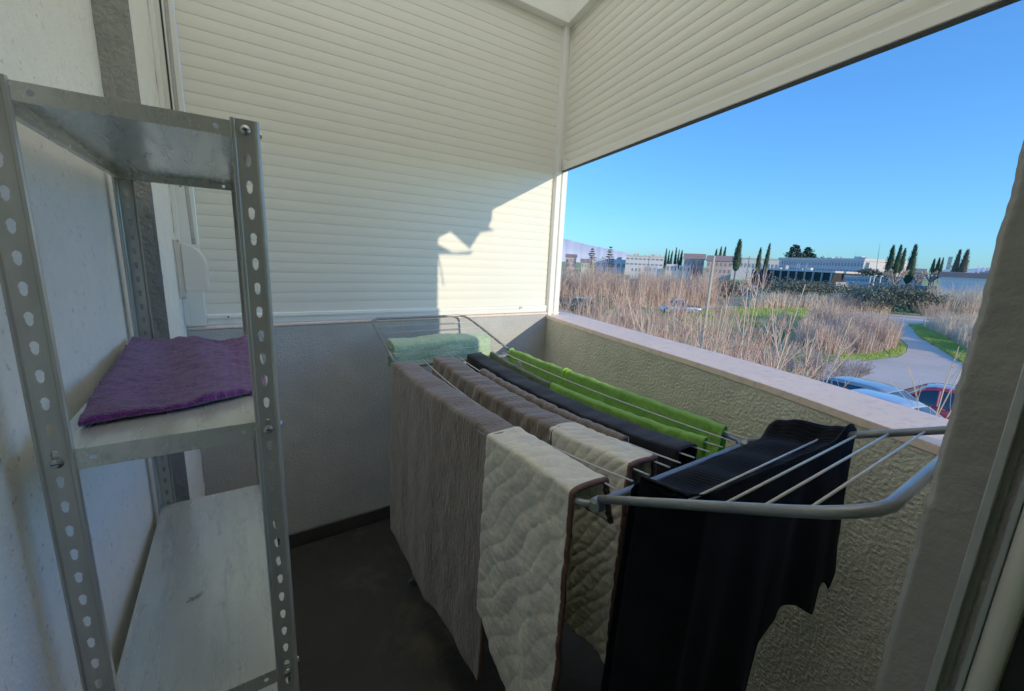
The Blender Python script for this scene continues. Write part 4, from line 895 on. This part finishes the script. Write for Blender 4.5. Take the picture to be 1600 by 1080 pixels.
# round trees
def roundtree(px, dist, top, base, wpx, label, seed, m, bare=False):
    rnd = random.Random(seed); b = far(px, dist, base); H_ = far(px, dist, top).z-b.z; R = wpx/F*dist/2
    root = empty('tree', label, 'tree', (b.x, b.y, G), group='small trees before the far buildings'); z0 = b.z-G
    mb = MB()
    if bare:
        for k in range(10): a = rnd.uniform(0, 2*pi); twigs(mb, Vector((0, 0, z0+H_*.15)), Vector((cos(a)*.8, sin(a)*.8, 1)), H_*.75, R*.05, 3, rnd, .7, 5, .1, 3)
        o = mb.build('crown', M['reed3'])
    else:
        for k in range(7): leaves(mb, (rnd.uniform(-.5, .5)*R, rnd.uniform(-.5, .5)*R, z0+H_*rnd.uniform(.4, .7)), R*.6, 200, R*.14, rnd, (1, 1, H_/R*.45), .3)
        o = mb.build('crown', M[m])
    o.parent = root
    mb = MB(); mb.tube([(0, 0, -.2), (0, 0, z0+H_*.5)], [R*.09, R*.05], 6); o = mb.build('trunk', M['trunk']); o.parent = root
roundtree(1367, 140, 418, 440, 34, 'dark rounded tree at the right end of the office', 311, 'leafd')
roundtree(1395, 130, 412, 449, 30, 'bare brown tree before the tall cypresses', 312, None, True)
roundtree(1452, 150, 417, 446, 36, 'bare brown tree left of the warehouse', 313, None, True)
roundtree(1431, 160, 424, 446, 20, 'bare tree between the cream house and the cypress', 314, None, True)
roundtree(1282, 215, 398, 416, 10, 'small round tree on the skyline over the office', 315, 'pine')
roundtree(1326, 215, 402, 416, 10, 'tiny round tree at the right over the office roof', 316, 'pine')
# buildings ----------------------------------------------------------
def bld(name, label, cat, px0, px1, top, base, dist, m, depth=14, rows=0, cols=0, wf=(.55, .55), roof=None, wm='win', skew=0, below=8, parapet=False, face=0):
    """box building whose front runs between two bearings"""
    pc = (px0+px1)/2; A = far(px0, dist, base); B = far(px1, dist*(1+face), base)
    tz = far(pc, dist, top).z; ex = (B-A); ex.z = 0; W = ex.length; ex.normalize(); ey = Vector((-ex.y, ex.x, 0))
    if ey.dot(A-CAM) < 0: ey = -ey
    rz = atan2(ex.y, ex.x); z0 = G; zb = A.z; H_ = tz-G
    root = empty(name, label, cat, (A.x, A.y, G), rz); sgn = 1 if (Vector((-ex.y, ex.x, 0))-ey).length < .1 else -1
    mb = MB(); mb.box(0, W, 0, sgn*depth, -1, H_); o = mb.build('walls', m); o.parent = root
    if rows:
        hz = H_-(zb-G); rh = hz/rows; cw = W/cols
        for r in range(rows):
            for c in range(cols):
                mb = MB(); mb.box(c*cw+cw*(1-wf[0])/2, c*cw+cw*(1+wf[0])/2, -sgn*.06, sgn*.02, (zb-G)+r*rh+rh*(1-wf[1])/2, (zb-G)+r*rh+rh*(1+wf[1])/2)
                o = mb.build('window', M[wm]); o.parent = root
    if roof:
        rm_, kind, rh = roof
        mb = MB()
        if kind == 'flat': mb.box(-.3, W+.3, -sgn*.3, sgn*(depth+.3), H_+.003, H_+rh)
        else:
            d = sgn*depth; mb.add([(-.4, -sgn*.5, H_), (W+.4, -sgn*.5, H_), (W+.4, d+sgn*.5, H_), (-.4, d+sgn*.5, H_), (-.4, d/2, H_+rh), (W+.4, d/2, H_+rh)], [(0, 1, 5, 4), (2, 3, 4, 5), (0, 4, 3), (1, 2, 5), (0, 3, 2, 1)])
        o = mb.build('roof', M[rm_]); o.parent = root
    return root, W, H_, sgn, zb
bld('factory', 'white flat roofed factory beyond the field at the left', 'building', 977, 1036, 401, 416, 230, M['bwhite'], 30, 2, 9, (.7, .3), ('bgrey', 'flat', .5))
bld('roof_block', 'small white block standing on the factory roof', 'building', 989, 999, 395, 402, 240, M['bwhite'], 8, 1, 2, (.4, .4))
bld('factory', 'blue grey shed left of the white factory', 'building', 930, 978, 405, 422, 245, M['bblue'], 30, 1, 6, (.6, .3))
bld('house', 'small cream house behind the reeds near the corner post', 'house', 908, 921, 410, 420, 120, M['bcream'], 8, 1, 3, (.4, .5), ('rooft', 'gable', 1))
bld('house', 'low orange house at the far left below the hill', 'house', 884, 900, 402, 412, 200, M['bpink'], 10, 1, 3, (.4, .4), ('rooft', 'gable', 1.5))
for k, (a, b_, t, lb) in enumerate([(985, 1002, 417, 'white lorry shed, leftmost of the row below the factory'), (1005, 1026, 416, 'pale shed, second of the row below the factory'), (1040, 1058, 413, 'white shed below the group of cypresses'), (1060, 1078, 415, 'pale greenish shed right of the cypress group')]):
    bld('shed', lb, 'shed', a, b_, t, 426, 170, M['bwhite' if k != 1 else 'bblue'], 6, 1, 3, (.5, .5), None)
bld('house', 'terracotta house with tiled roof, left one of the pair', 'house', 1066, 1098, 405, 428, 175, M['bpink'], 12, 2, 5, (.4, .5), ('rooft', 'gable', 2.2))
bld('house', 'terracotta house with tiled roof, right one of the pair', 'house', 1102, 1142, 408, 428, 165, M['bpink'], 12, 2, 6, (.4, .5), ('rooft', 'gable', 2))
bld('office_wing', 'long white strip of rooftops left of the office', 'building', 1143, 1215, 405, 424, 260, M['bwhite'], 20, 1, 12, (.6, .3), ('bgrey', 'flat', .6))
rt, W, H_, sg, zb = bld('office_building', 'long grey concrete office block with rows of small windows', 'office building', 1213, 1345, 408, 434, 190, M['bgrey'], 22, 3, 30, (.5, .5), ('bgrey', 'flat', .8), face=-.1)
bld('office_end', 'end face of the grey office, coloured cream for sunlight', 'building', 1346, 1354, 410, 434, 172, M['bcream'], 18)  # lit end of the office: sunlight put into the cream colour
rt, W, H_, sg, zb = bld('canopy_building', 'long dark flat canopy building in front of the office', 'building', 1176, 1300, 423.5, 430, 165, M['bdark'], 14, 0, 0, roof=('bgrey', 'flat', .5), face=-.08)
for c in range(11):
    mb = MB(); mb.box(W*c/10-.12, W*c/10+.12, -sg*.6, -sg*.05, 0, H_-.1); o = mb.build('column', M['concrete']); o.parent = rt
bld('annex', 'low blue grey annex with a band of windows right of the canopy', 'building', 1318, 1382, 434, 449, 140, M['bblue'], 10, 2, 14, (.7, .45), ('bwhite', 'flat', .3))
bld('roof_plant', 'white plant room on the office roof, left one', 'plant room', 1303, 1309, 401, 409, 205, M['bwhite'], 6, 1, 1, (.3, .3)); bld('roof_plant', 'white plant room on the office roof, right one', 'plant room', 1311, 1315, 401, 409, 205, M['bwhite'], 6, 1, 1, (.3, .3))
bld('house', 'cream house between the bare trees below the cypresses', 'house', 1420, 1440, 426, 446, 165, M['bcream'], 10, 2, 3, (.3, .4), ('rooft', 'gable', 1.2))
bld('tower', 'pale slab tower left of the leaning cypresses', 'tower', 1475, 1482, 401, 430, 195, M['bcream'], 3, 4, 1, (.3, .2))
bld('warehouse', 'pale blue warehouse with a red roof stripe near the door jamb', 'warehouse', 1463, 1560, 434, 459, 130, M['bblue'], 26, 2, 16, (.80, .28), ('roofred', 'flat', 1.0), wm='bwhite')
bld('warehouse', 'white warehouse roof behind the blue one', 'warehouse', 1470, 1580, 429, 440, 165, M['bwhite'], 26, 1, 6, (.5, .3), ('bwhite', 'gable', 1.2))
for k, (px, lb) in enumerate([(1432, 'white van by the cream house'), (1452, 'white van further right before the bare tree')]):
    pass
rnd = random.Random(9)
for o_ in [x for x in col.objects if x.type == 'EMPTY' and x.name.split('.')[0] in ('factory', 'office_building', 'warehouse', 'canopy_building')]:
    wl = next(c for c in o_.children if c.name.startswith('walls')); xs = [v.co.x for v in wl.data.vertices]; ys = [v.co.y for v in wl.data.vertices]; zt = max(v.co.z for v in wl.data.vertices)
    for k in range(5):
        x_ = rnd.uniform(.08, .9)*max(xs); y_ = (min(ys)+max(ys))*rnd.uniform(.2, .6); mb = MB(); q = rnd.uniform(.7, 1.6); mb.box(x_, x_+q*1.6, y_, y_+q, zt, zt+q*1.1); u_ = mb.build('roof_unit', M['bwhite' if k % 2 else 'concrete']); u_.parent = o_
        mb = MB(); mb.tube([(x_+.3, y_, zt), (x_+.3, y_, zt+q*1.1+1.6)], .05, 4); u_ = mb.build('aerial', M['steelpole']); u_.parent = o_
# utility poles with a sagging wire
up = [far(x, d, 440) for x, d in ((1010, 150), (1085, 130), (1165, 112))]
for k, (p, lb) in enumerate(zip(up, ('far utility pole above the white sheds', 'utility pole near the terracotta houses', 'utility pole below the single big cypress'))):
    root = empty('utility_pole', lb, 'utility pole', (p.x, p.y, G), group='utility poles along the left field'); mb = MB(); mb.tube([(0, 0, 0), (0, 0, 8.6)], [.14, .09], 6); o = mb.build('pole', M['trunk']); o.parent = root
    mb = MB(); mb.box(-.7, .7, -.06, .06, 8.1, 8.22); o = mb.build('crossarm', M['trunk']); o.parent = root
mb = MB()
for a, b in zip(up, up[1:]): mb.tube([(a.x+(b.x-a.x)*t/10, a.y+(b.y-a.y)*t/10, G+8.2-1.1*4*(t/10)*(1-t/10)) for t in range(11)], .03, 4)
tag(mb.build('power_line', M['trunk']), 'thin sagging power line between the utility poles', 'power line')
# retaining wall along the far road
mb = MB(); A = [gp(x, y) for x, y in ((1300, 464), (1380, 467), (1460, 470), (1560, 474), (1700, 480))]
for p, q in zip(A, A[1:]):
    d = (q-p); L = d.length; d.normalize(); n = Vector((d.y, -d.x, 0)); mb.prism([(p.x, p.y), (q.x, q.y), (q.x+n.x*.4, q.y+n.y*.4), (p.x+n.x*.4, p.y+n.y*.4)], G, G+3.6)
tag(mb.build('retaining_wall', M['concrete']), 'long pale concrete wall running behind the reeds to the warehouse', 'wall')
# low wall beyond the field at left
mb = MB(); A = [gp(x, y) for x, y in ((850, 452), (980, 455), (1100, 459), (1180, 462))]
for p, q in zip(A, A[1:]):
    d = (q-p).normalized(); n = Vector((d.y, -d.x, 0)); mb.prism([(p.x, p.y), (q.x, q.y), (q.x+n.x*.4, q.y+n.y*.4), (p.x+n.x*.4, p.y+n.y*.4)], G, G+2.2)
tag(mb.build('boundary_wall', M['concrete']), 'low grey boundary wall at the far edge of the left field', 'wall')
# lamp posts and mast
for k, (px, tp, lb) in enumerate([(1357, 432, 'thin street lamp before the annex, leftmost of three'), (1363, 431, 'thin street lamp before the annex, middle of three'), (1373, 432, 'thin street lamp before the annex, rightmost of three')]):
    b = far(px, 125, 449); t = far(px, 125, tp); root = empty('street_lamp', lb, 'street lamp', (b.x, b.y, G), group='street lamps before the annex')
    mb = MB(); mb.tube([(0, 0, 0), (0, 0, t.z-G)], [.16, .10], 6); o = mb.build('pole', M['steelpole']); o.parent = root
    mb = MB(); mb.box(-.1, .9, -.15, .15, t.z-G, t.z-G+.18); o = mb.build('lamp_head', M['steelpole']); o.parent = root
b = far(1368, 150, 440); t = far(1375, 150, 381); mb = MB(); mb.tube([(0, 0, 0), (t.x-b.x, t.y-b.y, t.z-G)], [.14, .05], 5); q = mb.build('mast', M['steelpole']); q.location = (b.x, b.y, G); tag(q, 'thin leaning mast rising left of the cypresses', 'mast')
# hills
def hill(name, pts, dist, m):
    mb = MB(); n = len(pts); vs = []
    fine = []
    for (a, b_), (c, e) in zip(pts, pts[1:]):
        for k in range(8): t = k/8; fine.append((a+(c-a)*t, b_+(e-b_)*t+1.2*noise.noise(Vector((a*.3+k*.7, 0, dist)))))
    fine.append(pts[-1])
    for (px, py) in fine:
        p = far(px, dist, py); d = Vector((p.x, p.y, 0)).normalized(); vs += [(p.x-d.x*(p.z-G)*3, p.y-d.y*(p.z-G)*3, G-1), tuple(p), (p.x+d.x*600, p.y+d.y*600, G-1)]
    fs = []
    for i in range(len(fine)-1): fs += [(3*i, 3*i+3, 3*i+4, 3*i+1), (3*i+1, 3*i+4, 3*i+5, 3*i+2)]
    mb.add(vs, fs); return tag(mb.build(name, m, smooth=True), kind='structure')
hill('hills', [(700, 392), (780, 380), (850, 374), (878, 372), (900, 378), (925, 384), (950, 389), (985, 397), (1040, 407), (1080, 414)], 3800, M['hill'])
hill('far_hills', [(1450, 436), (1490, 424), (1520, 420), (1560, 417), (1620, 420), (1700, 430)], 3000, M['hill'])
# ------------------------------------------------------------------ cars
def car(name, label, x, y, rz, paint, L=4.2, Wd=1.78, Ht=1.48, kind='hatch', roofbar=False):
    root = empty(name, label, 'car' if kind != 'pickup' else 'pickup truck', (x, y, G+.02), rz, group='cars parked by the road')
    hw_ = Wd/2
    # stations along x (front = +x): (x, half width low, z sill, z belt)
    def section(xx):
        t = (xx+L/2)/L
        wn = hw_*(1-.16*abs(2*t-1)**4)
        belt = .95-.06*max(0, t-.45)*2-.22*max(0, t-.68)/.32*(1 if t > .68 else 0)
        if t > .97: belt -= .18*(t-.97)/.03
        if t < .04: belt -= .10*(.04-t)/.04
        return wn, .24+.10*max(0, abs(2*t-1)-.85)*4, belt
    mb = MB(); n = 26; m_ = 14; vs = []
    for i in range(n+1):
        xx = -L/2+L*i/n; wn, z0, zb_ = section(xx)
        for k in range(m_):
            a = pi*k/(m_-1)          # from +y side over the top to -y side
            c, s_ = cos(a), sin(a)
            yy = wn*(abs(c)**.35)*(1 if c >= 0 else -1); zz = z0+(zb_-z0)*(s_**.45 if s_ > 0 else 0)
            if 0 < k < m_-1: pass
            vs.append((xx, yy, zz))
    fs = [(i*m_+k, (i+1)*m_+k, (i+1)*m_+k+1, i*m_+k+1) for i in range(n) for k in range(m_-1)]
    fs += [tuple(range(m_)), tuple(n*m_+k for k in range(m_-1, -1, -1))]+[(i*m_+m_-1, (i+1)*m_+m_-1, (i+1)*m_, i*m_) for i in range(n)]
    mb.add(vs, fs); bd = mb.build('body', paint, smooth=True); bd.parent = root
    # greenhouse
    if kind == 'pickup': prof = [(-.35, .93), (-.25, Ht-.06), (-.1, Ht), (.45, Ht), (.65, Ht-.03), (1.15, .90)]
    else: prof = [(-L/2+.12, .93), (-L/2+.42, Ht-.16), (-L/2+.75, Ht-.03), (-.35, Ht), (.15, Ht-.02), (.42, Ht-.10), (1.12, .90)]
    def cab(inset, z_in, name_, mm, lo=0., grow=0.):
        mb = MB(); vs = []; pr = prof
        sub = []
        for (a, b_), (c, e) in zip(pr, pr[1:]):
            for k in range(4): t = k/4; sub.append((a+(c-a)*t, b_+(e-b_)*t))
        sub.append(pr[-1])
        for (xx, zz) in sub:
            zz2 = zz-z_in; f_ = max(0, min(1, (zz-.9)/(Ht-.9))); wb = hw_*.93-inset; wt = hw_*.74-inset
            w_ = wb+(wt-wb)*f_
            vs += [(xx, wb, .86), (xx, w_, zz2-.03*f_), (xx, w_*.86, zz2+.0), (xx, 0, zz2+.025*f_), (xx, -w_*.86, zz2), (xx, -w_, zz2-.03*f_), (xx, -wb, .86)]
        fs = [(i*7+k, (i+1)*7+k, (i+1)*7+k+1, i*7+k+1) for i in range(len(sub)-1) for k in range(6)]
        mb.add(vs, fs); o = mb.build(name_, mm, smooth=True); o.parent = root; return o
    cab(0, .012, 'glasshouse', M['glass'])
    # roof panel and pillars over the glass
    mb = MB(); sub = []
    for (a, b_), (c, e) in zip(prof[1:-1], prof[2:-1]):
        for k in range(5): t = k/5; sub.append((a+(c-a)*t, b_+(e-b_)*t))
    sub.append(prof[-2]); vs = []
    for (xx, zz) in sub:
        f_ = max(0, min(1, (zz-.9)/(Ht-.9))); w_ = hw_*.93+(hw_*.74-hw_*.93)*f_
        vs += [(xx, w_+.008, zz-.05*f_-.02), (xx, w_*.93, zz+.004), (xx, w_*.6, zz+.016), (xx, 0, zz+.028*f_), (xx, -w_*.6, zz+.016), (xx, -w_*.93, zz+.004), (xx, -w_-.008, zz-.05*f_-.02)]
    mb.add(vs, [(i*7+k, (i+1)*7+k, (i+1)*7+k+1, i*7+k+1) for i in range(len(sub)-1) for k in range(6)]); o = mb.build('roof', paint, smooth=True); o.parent = root; solid(o, .03)
    for s_ in (1, -1):
        pil = [(prof[0], prof[1]), (prof[-1], prof[-2])]
        pil += [((.0 if kind != 'pickup' else .2, .90), (.0 if kind != 'pickup' else .15, Ht-.05))]
        if kind != 'pickup': pil += [((-L/2+.95, .92), (-L/2+.80, Ht-.06))]
        for (a, b_) in pil:
            mb = MB(); fa = 0; fb = max(0, min(1, (b_[1]-.9)/(Ht-.9)))
            mb.tube([(a[0], s_*(hw_*.93+.004), a[1]-.02), (b_[0], s_*(hw_*.93+(hw_*.74-hw_*.93)*fb+.004), b_[1]-.03)], .035, 6); o = mb.build('pillar', paint); o.parent = root
        # mirror, door line, handles
        mb = MB(); mb.blob((.72, s_*(hw_+.10), .98), .10, 8, 6, (.7, 1, .75)); o = mb.build('mirror', paint, smooth=True); o.parent = root
        for hx in (-.15, -1.05 if kind != 'pickup' else -.15):
            mb = MB(); mb.box(hx-.09, hx+.09, s_*(hw_*.985), s_*(hw_+.02), .80, .83); o = mb.build('door_handle', M['rim']); o.parent = root
    for xx in (-L/2+.78, L/2-.82):
        for s_ in (1, -1):
            mb = MB(); mb.tube([(xx, s_*(hw_-.22), .32), (xx, s_*(hw_-.0), .32)], .32, 20); wh = mb.build('wheel', M['tyre']); wh.parent = root
            mb = MB(); mb.tube([(xx, s_*(hw_+.001), .32), (xx, s_*(hw_+.015), .32)], [.21, .19], 14); o = mb.build('rim', M['rim']); o.parent = wh
    for s_ in (1, -1):
        mb = MB(); mb.blob((-L/2+.08, s_*hw_*.72, .82), .14, 8, 6, (.5, 1, .9)); o = mb.build('tail_light', M['lampred'], smooth=True); o.parent = root
        mb = MB(); mb.blob((L/2-.14, s_*hw_*.68, .62), .14, 8, 6, (.8, 1.2, .6)); o = mb.build('headlight', M['lampw'], smooth=True); o.parent = root
    if kind == 'pickup':
        mb = MB(); mb.box(-L/2+.1, -.45, -hw_*.86, hw_*.86, .80, .962); o = mb.build('load_bed', M['car_dark']); o.parent = root
    return root
aview = lambda px: azi(px)
def place(px, py, zz): return gp(px, py, G+zz)
p = place(1378, 606, 1.45); car('parked_car', 'silver blue hatchback with dark side windows parked beyond the parapet', p.x, p.y, radians(-99), M['car_blue'], 4.3)
p = place(1412, 628, 1.45); car('parked_car', 'pale blue car parked nearest, its roof just over the parapet', p.x-.2, p.y, radians(-101), M['car_light'], 4.2)
p = place(1462, 610, 1.5); car('parked_car', 'dark red car with sky reflecting roof parked rightmost by the door jamb', p.x+.9, p.y, radians(98), M['car_red'], 4.5, Ht=1.52)
p = gp(1060, 489); car('pickup_truck', 'silver pickup parked on the grass behind the bare saplings', p.x, p.y, radians(140), M['car_silver'], 4.9, 1.8, 1.7, 'pickup')
p = gp(900, 484); car('parked_car', 'white car half buried in the scrub near the corner post', p.x, p.y, radians(140), M['car_white'], 4.2)

# ================================================================== light, sky, camera
w = bpy.data.worlds.new('World'); sc.world = w; w.use_nodes = True; nt = w.node_tree
sky = nt.nodes.new('ShaderNodeTexSky'); sky.sky_type = 'NISHITA'; sky.sun_disc = False
SD = -SUN.normalized()
sky.sun_elevation = math.asin(SD.z); sky.sun_rotation = atan2(SD.x, SD.y); sky.altitude = 100; sky.air_density = 1.1; sky.dust_density = .35; sky.ozone_density = 2.2
bg = nt.nodes['Background']; bg.inputs['Strength'].default_value = .15
tint = nt.nodes.new('ShaderNodeMix'); tint.data_type = 'RGBA'; tint.blend_type = 'MULTIPLY'; tint.inputs[0].default_value = 1; tint.inputs[7].default_value = (.40, 1.05, 2.14, 1)
nt.links.new(sky.outputs[0], tint.inputs[6]); nt.links.new(tint.outputs[2], bg.inputs['Color'])
sl = bpy.data.lights.new('sun', 'SUN'); sl.energy = 3.15; sl.angle = radians(.53); sl.color = (1, .90, .68)
so = bpy.data.objects.new('sun', sl); col.objects.link(so); so.rotation_euler = SUN.normalized().to_track_quat('-Z', 'Y').to_euler()
cd = bpy.data.cameras.new('camera'); cd.sensor_width = 36; cd.sensor_fit = 'HORIZONTAL'; cd.lens = 36*F/1600; cd.clip_start = .01; cd.clip_end = 20000
co = bpy.data.objects.new('camera', cd); col.objects.link(co)
R3 = Matrix((RT, UP, -FW)).transposed(); co.matrix_world = Matrix.Translation(CAM) @ R3.to_4x4()
sc.camera = co
sc.view_settings.view_transform = 'Standard'; sc.view_settings.look = 'None'; sc.view_settings.exposure = 0; sc.view_settings.gamma = 1.3
sc.render.engine = 'CYCLES'
sc.cycles.max_bounces = 14; sc.cycles.diffuse_bounces = 9; sc.cycles.glossy_bounces = 5; sc.cycles.sample_clamp_indirect = 6
try: sc.cycles.use_denoising = True
except Exception: pass
